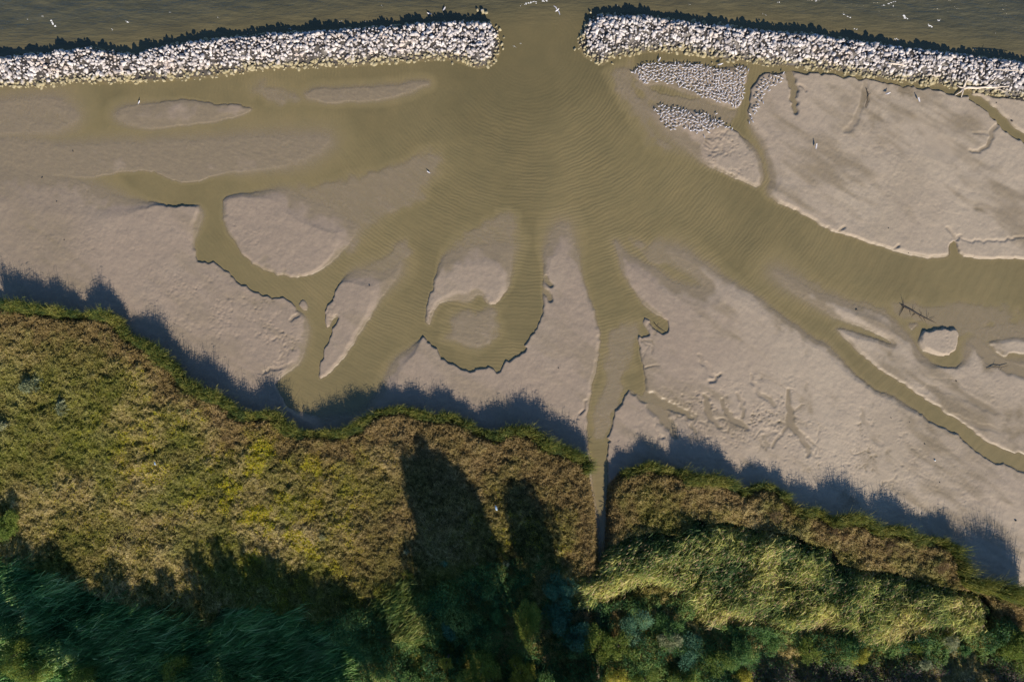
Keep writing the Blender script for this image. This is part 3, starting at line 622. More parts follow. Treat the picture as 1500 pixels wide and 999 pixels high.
# one ground sheet: fine grid plus rings of growing cells that reach the horizon
ext = np.array([0.5, 1.2, 2.5, 5, 10, 20, 40, 80, 160, 320, 700, 1500, 3000])
fx = np.concatenate([X0 - ext[::-1], xs, X1 + ext]); fy = np.concatenate([Y0 - ext[::-1], ys, Y1 + ext])
ix = np.clip(np.arange(len(fx)) - len(ext), 0, NX - 1); iy = np.clip(np.arange(len(fy)) - len(ext), 0, NY - 1)
def grow(a): return a[np.ix_(iy, ix)]
FX, FY = np.meshgrid(fx, fy)
nx, ny = len(fx), len(fy)
idx = np.arange(nx * ny, dtype=np.int32).reshape(ny, nx)
quads = np.stack([idx[:-1, :-1], idx[:-1, 1:], idx[1:, 1:], idx[1:, :-1]], -1).reshape(-1, 4)
V = np.stack([FX, FY, grow(Z)], -1).reshape(-1, 3)
me = mesh_np('ground', V, quads, smooth=True, attrs={'wet': grow(wet), 'soil': grow(soil), 'tone': grow(tone), 'rubble': grow(rub)})
o = link('ground', me, m_mud); tag(o, 'pinkish grey tidal mudflat cut by channels', kind='structure')
# water sheet (only where the ground is near or under it)
Zg = grow(Z); dep = np.maximum(-Zg, 0)
keep = np.minimum(np.minimum(Zg[:-1, :-1], Zg[:-1, 1:]), np.minimum(Zg[1:, 1:], Zg[1:, :-1])).ravel() < 0.02
q = quads[keep]; used = np.unique(q); rem = np.full(nx * ny, -1, np.int32); rem[used] = np.arange(len(used))
V[:, 2] = 0
opw = grow(sstep(-6, 5, GY - yn))
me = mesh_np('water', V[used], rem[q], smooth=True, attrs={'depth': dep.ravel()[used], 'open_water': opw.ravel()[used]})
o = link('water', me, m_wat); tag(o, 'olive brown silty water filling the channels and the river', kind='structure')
del V, quads, q, FX, FY, Zg, dep

# ------------------------------------------------------------------ generic small meshes
def ico(sub=1):
    import bmesh
    bm = bmesh.new(); bmesh.ops.create_icosphere(bm, subdivisions=sub, radius=1)
    v = np.array([x.co[:] for x in bm.verts]); f = np.array([[q.index for q in p.verts] for p in bm.faces]); bm.free()
    return v, f
IV, IF = ico(2)
def rock_proto(seed):
    """angular quarried block: sphere cut by random planes"""
    r = np.random.default_rng(seed); v = IV.copy()
    for _ in range(11):
        n = r.standard_normal(3); n /= np.linalg.norm(n); d = r.uniform(.5, .82)
        k = v @ n - d; k = np.maximum(k, 0); v = v - k[:, None] * n
    v *= r.uniform(.75, 1.2, 3) * np.array([1.15, .9, .75])
    return v
ROCKS = [rock_proto(100 + i) for i in range(14)]

def rotm(az, tx, ty):
    ca, sa = np.cos(az), np.sin(az); cx_, sx_ = np.cos(tx), np.sin(tx); cy_, sy_ = np.cos(ty), np.sin(ty)
    o1 = np.zeros_like(ca); i1 = np.ones_like(ca)
    Rz = np.stack([ca, -sa, o1, sa, ca, o1, o1, o1, i1], -1).reshape(-1, 3, 3)
    Rx = np.stack([i1, o1, o1, o1, cx_, -sx_, o1, sx_, cx_], -1).reshape(-1, 3, 3)
    Ry = np.stack([cy_, o1, sy_, o1, i1, o1, -sy_, o1, cy_], -1).reshape(-1, 3, 3)
    return Rz @ Rx @ Ry

def tube(pts, rad, sides=7):
    pts = [Vector(p) for p in pts]; vs = []; fs = []
    up = Vector((0.13, 0.21, 1)).normalized()
    for i, p in enumerate(pts):
        t = (pts[min(i + 1, len(pts) - 1)] - pts[max(i - 1, 0)]).normalized()
        a = t.cross(up); a = a.normalized() if a.length > 1e-4 else Vector((1, 0, 0)); b_ = t.cross(a)
        for k in range(sides):
            an = 2 * math.pi * k / sides
            vs.append(p + (a * math.cos(an) + b_ * math.sin(an)) * rad[i])
    for i in range(len(pts) - 1):
        for k in range(sides):
            fs.append((i * sides + k, i * sides + (k + 1) % sides, (i + 1) * sides + (k + 1) % sides, (i + 1) * sides + k))
    n = len(vs); vs.append(pts[0]); vs.append(pts[-1])
    tri = []
    for k in range(sides):
        tri.append((n, (k + 1) % sides, k)); tri.append((n + 1, (len(pts) - 1) * sides + k, (len(pts) - 1) * sides + (k + 1) % sides))
    return np.array([v[:] for v in vs]), np.array(fs), np.array(tri)

def join(parts):
    vs, q, t, o_ = [], [], [], 0
    for v, a, b_ in parts:
        vs.append(v); 
        if len(a): q.append(a + o_)
        if len(b_): t.append(b_ + o_)
        o_ += len(v)
    return np.vstack(vs), [np.vstack(g) for g in (q, t) if g]

# ------------------------------------------------------------------ breakwater stones
RP = []
for k in (0, 1):
    poly = JET[k][0]; (x0, y0), (x1, y1) = poly.min(0), poly.max(0)
    s_ = .56
    gx, gy = np.meshgrid(np.arange(x0, x1, s_), np.arange(y0, y1, s_)); gx = gx.ravel(); gy = gy.ravel()
    gx = gx + rng.uniform(-.22, .22, len(gx)); gy = gy + rng.uniform(-.22, .22, len(gy))
    gx2 = rng.uniform(x0, x1, len(gx) // 2); gy2 = rng.uniform(y0, y1, len(gx) // 2)
    gx = np.concatenate([gx, gx2]); gy = np.concatenate([gy, gy2])
    h, ins = pile(k, gx, gy)
    ins &= (gx > -97) & (gx < 97)
    # ragged edges
    dd = pdist(poly, gx, gy); ins &= ~((dd < .35) & (rng.random(len(gx)) < .3))
    gx, gy, h = gx[ins], gy[ins], h[ins]
    sc = rng.lognormal(math.log(.285), .42, len(gx)).clip(.16, .52)
    h = h - .20 + rng.uniform(-.20, .10, len(gx))
    RP.append(np.stack([gx, gy, h, sc, np.full(len(gx), k)], -1))
RP = np.vstack(RP)
# a few stones off the toe
extra = [(707,18,.55),(712,20,.40),(700,17,.3),(732,44,.35),(738,56,.25),(842,73,.3),(897,94,.25),(663,94,.3),(865,20,.25),(735,66,.3),(737,72,.25),(727,40,.25),(1043,93,.2),(1057,88,.2)]
RP = np.vstack([RP] + [[[*W((a, b_)), .12 if b_ > 20 else .30, c_, 0 if a < 800 else 1]] for a, b_, c_ in extra])
nr = len(RP)
R_az = rng.uniform(0, 6.28, nr); R_tx = rng.normal(0, .3, nr); R_ty = rng.normal(0, .3, nr); R_pr = rng.integers(0, len(ROCKS), nr)
inview = (np.abs(RP[:, 0]) < 89)
score = RP[:, 3] * inview * np.where(RP[:, 1] > np.interp(RP[:, 0], *(lambda a: (a[:, 0], a[:, 1]))(np.vstack([Wa(JW_N), Wa(JE_N)]))) - .2, .5, 1)
big = np.argsort(-score)[:290]
mask = np.zeros(nr, bool); mask[big] = True
rest = np.where(~mask)[0]
RM = rotm(R_az, R_tx, R_ty)
vs, fs, off = [], [], 0
for pi, pv in enumerate(ROCKS):
    sel = rest[R_pr[rest] == pi]
    v = np.einsum('nij,kj->nki', RM[sel], pv) * RP[sel, 3][:, None, None] + RP[sel, None, :3]
    vs.append(v.reshape(-1, 3)); fs.append((IF[None] + (np.arange(len(sel)) * len(pv))[:, None, None] + off).reshape(-1, 3)); off += len(sel) * len(pv)
me = mesh_np('riprap_stones', np.vstack(vs), np.vstack(fs))
o = link('riprap_stones', me, m_rock); tag(o, 'smaller pale stones filling both breakwaters', kind='stuff')
RME = []
for pi, pv in enumerate(ROCKS):
    me = mesh_np('boulder', pv, IF); me.materials.append(m_rock); RME.append(me)
from mathutils import Matrix
for i in big:
    o = bpy.data.objects.new('boulder', RME[R_pr[i]]); COL.objects.link(o)
    mt = Matrix(RM[i].tolist()); o.rotation_euler = mt.to_euler(); o.location = RP[i, :3]; o.scale = (RP[i, 3],) * 3
    low = RP[i, 2] < .42
    side = 'west breakwater, left of the inlet' if RP[i, 4] == 0 else 'east breakwater, right of the inlet'
    if RP[i, 1] > W((0, 23))[1] and abs(RP[i, 0] - W((706, 0))[0]) < 2:
        tag(o, 'yellowish stone breaking the water just beyond the west breakwater tip', 'boulder'); continue
    if low: tag(o, 'large algae stained boulder low on the ' + side, 'boulder', 'algae stained boulders on the ' + side.split(',')[0])
    else: tag(o, 'large bleached boulder high on the ' + side, 'boulder', 'bleached boulders on the ' + side.split(',')[0])

# ------------------------------------------------------------------ birds
def bird_mesh(name, wings=False, S=1.0):
    """body lofted tail to beak along +x, folded grey wings, two legs"""
    st = [(-.30,.26,.008,.012),(-.22,.265,.035,.022),(-.14,.27,.065,.05),(-.05,.27,.085,.075),(.05,.275,.085,.085),(.13,.30,.06,.07),(.17,.345,.04,.045),(.20,.385,.042,.042),(.235,.39,.036,.036),(.262,.385,.014,.014),(.315,.375,.004,.006)]
    n = 8; vs = []; q = []; mi = []
    for x, z, w, h in st:
        for k in range(n):
            a = 2 * math.pi * k / n; vs.append((x, math.cos(a) * w, z + math.sin(a) * h))
    for i in range(len(st) - 1):
        for k in range(n):
            q.append((i * n + k, (i + 1) * n + k, (i + 1) * n + (k + 1) % n, i * n + (k + 1) % n)); mi.append(2 if i >= 9 else 0)
    def add(vv, ff, m):
        o_ = len(vs); vs.extend(vv); q.extend([tuple(i + o_ for i in f) for f in ff]); mi.extend([m] * len(ff))
    for s in (-1, 1):
        if wings:
            add([(.09,s*.06,.30),(-.05,s*.06,.30),(-.02,s*.34,.36),(.10,s*.34,.37),(-.10,s*.68,.33),(-.03,s*.68,.34)], [(0,1,2,3),(3,2,4,5)], 1)
        else:
            add([(.08,s*.035,.355),(.06,s*.092,.30),(-.12,s*.088,.29),(-.36,s*.012,.275),(-.12,s*.03,.335),(.0,s*.03,.362)], [(0,1,2,5),(5,2,3,4)], 1)
        lx, ly = .0, s * .035
        if not wings:
            add([(lx-.006,ly,0),(lx+.006,ly,0),(lx+.006,ly,.21),(lx-.006,ly,.21)], [(0,1,2,3)], 2)
            add([(lx-.01,ly-.02,.004),(lx+.05,ly-.02,.004),(lx+.05,ly+.02,.004),(lx-.01,ly+.02,.004)], [(0,1,2,3)], 2)
    V_ = np.array(vs) * S; me = mesh_np(name, V_, np.array(q))
    for m in (m_white, m_grey, m_beak): me.materials.append(m)
    me.polygons.foreach_set('material_index', np.array(mi, np.int32))
    return me, V_, np.array(q), np.array(mi, np.int32)
bme, bV, bQ, bM = bird_mesh('gull', S=1.0)
FL = [
 ([(924,106),(937,96),(963,93),(1003,94),(1038,98),(1062,104),(1075,110),(1080,99),(1096,101),(1096,106),(1090,125),(1088,148),(1078,159),(1060,155),(1038,148),(1017,138),(990,127),(965,120),(948,126),(934,116)], .50, 'white gull packed in the large dense flock on the bar below the east breakwater', 'gulls on the upper mud bar'),
 ([(957,161),(966,155),(977,157),(1001,161),(1015,170),(1027,164),(1043,172),(1062,181),(1075,191),(1050,188),(1030,194),(1020,200),(1010,193),(995,188),(985,193),(977,190),(962,172)], .53, 'white gull in the smaller flock on the pointed mud bar beside the open channel', 'gulls on the lower mud bar'),
 ([(1147,109),(1130,110),(1115,118),(1106,130),(1102,150),(1096,165),(1094,182),(1100,186),(1108,170),(1117,152),(1122,140),(1133,132),(1146,122)], .60, 'white gull in the curved flock on the edge of the east mudflat', 'gulls on the east mudflat edge'),
 ([(1030,155),(1036,153),(1050,166),(1075,163),(1084,167),(1080,175),(1056,170),(1036,166)], 1.5, 'white gull wading in the shallows between the flocks', 'gulls wading between the flocks'),
 ([(1015,190),(1040,190),(1035,200),(1030,208),(1022,206)], 1.2, 'white gull on the rough mud just south of the smaller flock', 'gulls on the rough mud'),
]
birds = []
for P, sp_, lab, grp in FL:
    P = Wa(P); (x0, y0), (x1, y1) = P.min(0), P.max(0); pts = []
    cell = {}
    for _ in range(int((x1 - x0) * (y1 - y0) / sp_ ** 2 * 14)):
        x, y = rng.uniform(x0, x1), rng.uniform(y0, y1)
        c_ = (int(x / sp_), int(y / sp_)); ok = True
        for a in (-1, 0, 1):
            for b_ in (-1, 0, 1):
                for (u, v) in cell.get((c_[0] + a, c_[1] + b_), ()):
                    if (u - x) ** 2 + (v - y) ** 2 < (sp_ * .86) ** 2: ok = False
        if ok: cell.setdefault(c_, []).append((x, y)); pts.append((x, y))
    pts = np.array(pts); ins = inside(P, pts[:, 0], pts[:, 1])
    for x, y in pts[ins]: birds.append((x, y, lab, grp))
print('birds', len(birds))
bz = np.maximum(groundz(np.array([b_[0] for b_ in birds]), np.array([b_[1] for b_ in birds])), -.06)
baz = rng.normal(math.radians(25), .55, len(birds)) + np.where(rng.random(len(birds)) < .35, math.pi, 0); bsc = rng.uniform(.88, 1.12, len(birds))
dist = np.array([math.sqrt(b_[0] ** 2 + b_[1] ** 2 + CAMH ** 2) for b_ in birds])
order = np.argsort(-(bsc / dist)); ind = set(order[:290].tolist()); rest = order[290:]
for i in sorted(ind):
    x, y, lab, grp = birds[i]
    o = bpy.data.objects.new('gull', bme); COL.objects.link(o)
    o.location = (x, y, bz[i]); o.rotation_euler = (0, 0, baz[i]); o.scale = (bsc[i],) * 3
    tag(o, lab, 'gull', grp)
ca, sa = np.cos(baz[rest]), np.sin(baz[rest]); s_ = bsc[rest]
vx = (bV[None, :, 0] * ca[:, None] - bV[None, :, 1] * sa[:, None]) * s_[:, None] + np.array([birds[i][0] for i in rest])[:, None]
vy = (bV[None, :, 0] * sa[:, None] + bV[None, :, 1] * ca[:, None]) * s_[:, None] + np.array([birds[i][1] for i in rest])[:, None]
vz = bV[None, :, 2] * s_[:, None] + bz[rest][:, None]
me = mesh_np('gull_flock', np.stack([vx, vy, vz], -1).reshape(-1, 3), (bQ[None] + (np.arange(len(rest)) * len(bV))[:, None, None]).reshape(-1, 4))
for m in (m_white, m_grey, m_beak): me.materials.append(m)
me.polygons.foreach_set('material_index', np.tile(bM, len(rest)).astype(np.int32))
o = bpy.data.objects.new('gull_flock', me); COL.objects.link(o); tag(o, 'the rest of the dense white gull flock on the mud bars', kind='stuff')

def lone(name, p, lab, cat, scale=1.0, rz=0.4, z=None, fly=False, mesh=None):
    x, y = W(p, z if z else 0); zz = z if z is not None else max(float(groundz(x, y)), -.03)
    o = bpy.data.objects.new(name, mesh or bme); COL.objects.link(o); o.location = (x, y, zz); o.rotation_euler = (0, 0, rz); o.scale = (scale,) * 3
    tag(o, lab, cat)
fme, *_ = bird_mesh('flying_gull', wings=True, S=1.15)
lone('egret', (1193, 216), 'lone large white egret standing out on the open east mudflat', 'egret', 1.7, 1.5)
lone('gull', (1298, 139), 'lone white gull on smooth mud below the east breakwater, the one nearer the curved gully', 'gull', 1.5, .3)
lone('gull', (1343, 148), 'lone white gull on smooth mud above the damp tongue shaped hollow', 'gull', 1.6, 2.0)
lone('gull', (628, 253), 'lone white gull floating over the rippled shoal left of the wide channel', 'gull', 1.2, 2.6, -.16)
lone('gull', (205, 151), 'lone white gull wading at the upper edge of the long left bar', 'gull', 1.2, 1.0)
lone('gull', (965, 89), 'lone white gull in the water strip between the big flock and the breakwater', 'gull', 1.5, 1.0, -.10)
lone('gull', (1054, 96), 'brighter larger gull at the upper edge of the big flock', 'gull', 1.7, .2)
lone('gull', (651, 15), 'white gull floating on open water beyond the west breakwater, farthest from its tip stones', 'gull', 1.4, .9, -.12)
lone('gull', (629, 22), 'small white gull on open water at the edge of the breakwater shadow', 'gull', 1.4, 2.9, -.12)
lone('flying_gull', (816, 17), 'white gull gliding with spread wings above the inlet mouth', 'gull', 1.2, .6, 3.0, mesh=fme)

# ------------------------------------------------------------------ foam flecks
fv, ff, off = [], [], 0
for (x, y, L, ang, w) in [(77,34,14,-50,.9),(187,33,5,-40,.7),(62,24,5,-45,.4),(163,43,4,-40,.4),(320,27,4,-30,.4),(772,6,24,18,.7),(798,2,8,10,.8),(786,1,10,80,.8),(1240,24,14,-28,.6),(1302,6,22,18,.6),(1326,26,9,-42,.9),(1309,10,5,10,.5),
                          (1363,39,7,-38,1.0),(1376,30,5,20,.7),(1253,43,8,5,.5),(1241,57,5,-40,.6),(1313,58,5,-10,.7),(1196,2,7,5,.5),(1140,4,5,0,.4),(425,43,10,-20,.4),(366,52,10,-30,.4),(1427,72,4,0,.5),(500,32,6,10,.4),(535,32,10,3,.35),(752,68,14,-32,.4),
                          (40,28,3,-40,.3),(250,20,4,-45,.3),(560,10,5,-40,.3),(905,9,5,-20,.3),(1010,7,5,-30,.3),(1460,50,5,-30,.3),(1400,12,5,-30,.35),(1120,22,6,-30,.3),(762,64,10,-30,.3)]:
    for _ in range(int(L * 1.2 * w) + 2):
        t = rng.uniform(-.5, .5) * L; a = math.radians(ang)
        px = x + math.cos(a) * t + rng.normal(0, .5); py = y - math.sin(a) * t + rng.normal(0, .5)
        cx, cy = W((px, py)); r = rng.uniform(.03, .13) * w; n = 7
        an = np.linspace(0, 2 * math.pi, n, endpoint=False); rr_ = r * rng.uniform(.6, 1.4, n)
        fv.append(np.stack([cx + np.cos(an) * rr_ * 1.6, cy + np.sin(an) * rr_, np.full(n, .025 + .01 * rng.random())], -1)); ff.append(np.arange(n) + off); off += n
me = mesh_np('foam', np.vstack(fv), np.array(ff)); o = link('foam', me, m_foam); tag(o, 'white foam flecks on the wave crests', kind='stuff')

# ------------------------------------------------------------------ driftwood, snags, litter
def wood(name, trunk, branches, m, lab, cat, base=None):
    """trunk / branches: [(x, y, z above ground, radius)...] in photo px"""
    cx, cy = W(trunk[0][:2]); root = empty(name, (cx, cy, float(max(groundz(cx, cy), -.05)))); rz = root.location.z
    def conv(P):
        out_ = []
        for x, y, z, r in P:
            X, Y = W((x, y)); out_.append((X - cx, Y - cy, z + (base if base is not None else 0)))
        return out_
    v, q, t = tube(conv(trunk), [p[3] for p in trunk], 9); link('trunk', mesh_np('trunk', v, [q, t], smooth=True), m, root)
    for nm, P in branches:
        v, q, t = tube(conv(P), [p[3] for p in P], 6); link(nm, mesh_np(nm, v, [q, t], smooth=True), m, root)
    tag(root, lab, cat); return root
wood('driftwood_tree', [(1409,131,.5,.24),(1416,130,.55,.22),(1428,131,.6,.19),(1440,130,.7,.17),(1452,131,.8,.14),(1462,130,.95,.10),(1472,131,1.1,.05)],
     [('branch', [(1440,130,.7,.10),(1448,124,1.0,.08),(1457,117,1.3,.04)]), ('branch', [(1450,131,.8,.08),(1460,134,.8,.05),(1470,137,.7,.03)]),
      ('root', [(1409,131,.5,.20),(1410,124,.8,.15),(1412,119,1.1,.10),(1410,113,1.3,.05)]), ('root', [(1409,131,.5,.18),(1405,136,.35,.12),(1400,139,.25,.08),(1396,142,.15,.04)]),
      ('root', [(1409,131,.5,.16),(1408,138,.4,.10),(1407,144,.2,.05)]), ('root', [(1409,131,.5,.12),(1403,129,.5,.08),(1399,127,.5,.04)]), ('root', [(1412,119,1.1,.08),(1418,115,1.3,.04)])],
     m_dwood, 'bleached driftwood tree with splayed roots stranded on the edge of the east breakwater', 'driftwood')
wood('driftwood_log', [(1291,100,1.5,.13),(1300,101,1.55,.14),(1308,102,1.5,.12),(1318,104,1.5,.07)], [('branch', [(1308,102,1.5,.07),(1314,99,1.75,.03)])], m_dwood,
     'short pale log lying among stones midway along the east breakwater', 'driftwood')
wood('driftwood_pole', [(1438,112,1.9,.08),(1452,113,1.95,.08),(1470,114,1.95,.06),(1490,117,2.0,.04)], [('stub', [(1452,113,1.95,.04),(1456,110,2.15,.02)])], m_dwood,
     'thin straight bleached pole lying across stones at the far right of the breakwater', 'driftwood')
snag = [('branch', [(1324,449,.12,.07),(1322,441,.30,.04),(1321,436,.4,.02)]), ('branch', [(1324,449,.12,.08),(1320,457,.15,.05),(1317,463,.1,.03)]), ('branch', [(1324,449,.12,.06),(1318,446,.25,.03)]),
        ('branch', [(1337,456,.10,.05),(1339,450,.3,.02)]), ('branch', [(1341,459,.1,.05),(1337,462,.05,.03),(1335,466,0,.02)]), ('branch', [(1350,463,.1,.04),(1348,457,.35,.02)]),
        ('branch', [(1345,461,.1,.05),(1350,468,.1,.03),(1353,472,.05,.02)]), ('branch', [(1358,466,.1,.04),(1359,458,.4,.02)]), ('branch', [(1352,464,.1,.04),(1356,472,.1,.02)]), ('branch', [(1362,467,.12,.03),(1370,466,.2,.015)]),
        ('branch', [(1332,453,.1,.04),(1334,462,.05,.02)])]
wood('fallen_snag', [(1321,447,.05,.14),(1327,451,.12,.14),(1335,455,.12,.12),(1345,461,.10,.10),(1355,466,.10,.07),(1366,471,.06,.04),(1372,474,.02,.02)], snag, m_snag,
     'dark leafless fallen tree half sunk in water above the round mud island', 'dead tree')
wood('drift_branch', [(958,473,.15,.05),(962,478,.12,.05),(967,482,.15,.04),(974,486,.1,.02)], [('twig', [(962,478,.12,.03),(966,475,.25,.015)])], m_snag,
     'small dark branch caught in the notch on the right bank of the main creek', 'branch')
wood('drift_branch', [(1444,540,.1,.04),(1456,537,.12,.06),(1466,538,.12,.05),(1476,535,.1,.03)], [('twig', [(1456,537,.12,.03),(1459,533,.3,.02)]), ('twig', [(1466,538,.12,.03),(1463,543,.1,.015)])], m_snag,
     'small dark branch in the shallow gully near the right edge of the flat', 'branch')
wood('drift_branch', [(1268,130,.1,.04),(1271,140,.12,.05),(1270,148,.1,.05),(1267,157,.08,.03)], [('twig', [(1271,140,.12,.03),(1275,138,.2,.015)])], m_snag,
     'thin dark stick on the mud beside the curved gully below the east breakwater', 'branch')

def stone_at(p, r, lab, m=m_clod, name='stone', z=0):
    x, y = W(p); me = mesh_np(name, ROCKS[random.randrange(len(ROCKS))] * r, IF); o = link(name, me, m, None, (x, y, float(max(groundz(x, y), -.05)) + r * .35 + z)); o.rotation_euler = (0, 0, random.uniform(0, 6))
    tag(o, lab, 'stone')
for p, r, lab in [((1481,178),.22,'dark stone beside the narrow creek near the upper right corner'), ((1458,152),.12,'small dark stone between creek and breakwater at the upper right'), ((1400,558),.18,'dark stone on the mud below the round island'),
                  ((1304,612),.13,'small dark stone left of the diagonal channel, farthest left of three'), ((1331,618),.10,'tiny dark stone close to the diagonal channel bank'), ((1254,454),.16,'dark stone on the wedge of mud above the diagonal channel'),
                  ((1353,650),.16,'dark stone on smeared mud below the diagonal channel, right of the white speck'), ((62,261),.16,'dark stone at the left end of the west channel'), ((96,352),.14,'dark stone on the open west mudflat'),
                  ((84,296),.12,'small dark stone on wet mud left of the west channel'), ((818,539),.12,'tiny dark stone alone on the smooth centre flat'), ((542,419),.14,'small dark stone on the spindle shaped bar'),
                  ((1486,762),.18,'dark stone on the mud at the right edge near the marsh shadow'), ((1375,706),.14,'dark pitted stone on the lower right mudflat'), ((1300,335),.12,'small dark stone on the east flat above the wide channel bank'), ((1330,371),.12,'dark stone on the rim of the wide right channel')]:
    stone_at(p, r, lab)
stone_at((1368,674), .20, 'pale white stone on smeared mud of the lower right flat', m_foam)
stone_at((107,222), .14, 'dark stone on the drowned bar at upper left')

# ------------------------------------------------------------------ vegetation
def blades(P, D, L, Wd, bend, col, segs=2, seed=0, taper=.15, face=.75):
    """curved strips. P,D,bend (N,3); L,Wd (N,); col (N,3) -> verts, quads, cols"""
    r = np.random.default_rng(seed); n = len(P)
    t = np.linspace(0, 1, segs + 1)
    side = np.cross(D, r.standard_normal((n, 3)) * face + np.array([SX * .9, SY * .9, .9])); side /= np.linalg.norm(side, axis=1)[:, None] + 1e-9
    C = P[:, None, :] + D[:, None, :] * (L[:, None] * t)[:, :, None] + bend[:, None, :] * (L[:, None] * t ** 2)[:, :, None]
    w = Wd[:, None] * np.interp(t, [0, .35, 1], [.55, 1, taper])
    A = C - side[:, None, :] * w[:, :, None] * .5; B = C + side[:, None, :] * w[:, :, None] * .5
    V_ = np.stack([A, B], 2).reshape(n, -1, 3)
    k = np.arange(segs)
    f = np.stack([2 * k, 2 * k + 1, 2 * k + 3, 2 * k + 2], -1)
    F_ = (f[None] + (np.arange(n) * (2 * (segs + 1)))[:, None, None]).reshape(-1, 4)
    Cc = np.repeat(col[:, None, :], 2 * (segs + 1), 1).reshape(-1, 3)
    return V_.reshape(-1, 3), F_, Cc

def merge(parts):
    o_ = 0; vs, fs, cs = [], [], []
    for v, f, c_ in parts: vs.append(v); fs.append(f + o_); cs.append(c_); o_ += len(v)
    return np.vstack(vs), np.vstack(fs), np.vstack(cs)

def unit(v): return v / (np.linalg.norm(v, axis=-1, keepdims=True) + 1e-9)

def pal(cols, t):
    cols = np.array(cols); t = np.clip(t, 0, .9999) * (len(cols) - 1); i = t.astype(int); f = (t - i)[:, None]
    return cols[i] * (1 - f) + cols[i + 1] * f

def shrink(P, z):  # undo the outward lean of perspective for a canopy of height z
    k = 1 - z / CAMH
    return [((p[0] - 750) * k + 750, (p[1] - 499.5) * k + 499.5) for p in P]

def blob(x, y, px, py, r):
    cx, cy = W((px, py)); return np.exp(-((x - cx) ** 2 + (y - cy) ** 2) / (r * M) ** 2)

REED_E = [(894,808),(923,790),(963,784),(1000,790),(1017,775),(1025,762),(1043,772),(1070,768),(1097,776),(1140,784),(1172,787),(1191,800),(1228,808),(1240,830),(1265,838),(1327,846),(1367,859),(1407,867),(1455,878),(1468,900),(1463,920),(1433,931),(1393,920),
          (1353,931),(1327,942),(1287,934),(1265,942),(1233,920),(1201,920),(1153,928),(1123,920),(1070,920),(1043,910),(1017,872),(990,856),(950,859),(923,878),(894,888),(870,888),(849,872),(841,851),(870,846),(889,840)]
REED_W = [(-40,820),(0,827),(30,838),(80,856),(133,878),(187,896),(240,910),(267,931),(301,923),(315,896),(347,894),(373,899),(400,904),(420,915),(460,931),(487,942),(530,960),(520,1030),(-40,1030)]
PW = Wa(shrink(MARSH_W, 2.4)); PE = Wa(shrink(MARSH_E, 2.4)); PRE = Wa(shrink(REED_E, 4.5)); PRW = Wa(shrink(REED_W, 4.0))
CLUMP_P = [(508,905),(530,892),(560,880),(560,862),(575,855),(595,870),(600,895),(605,920),(609,950),(600,968),(570,972),(550,955),(530,940)]
PCL = Wa(shrink(CLUMP_P, 4.5))
LOWB = W((0, 905))[1]

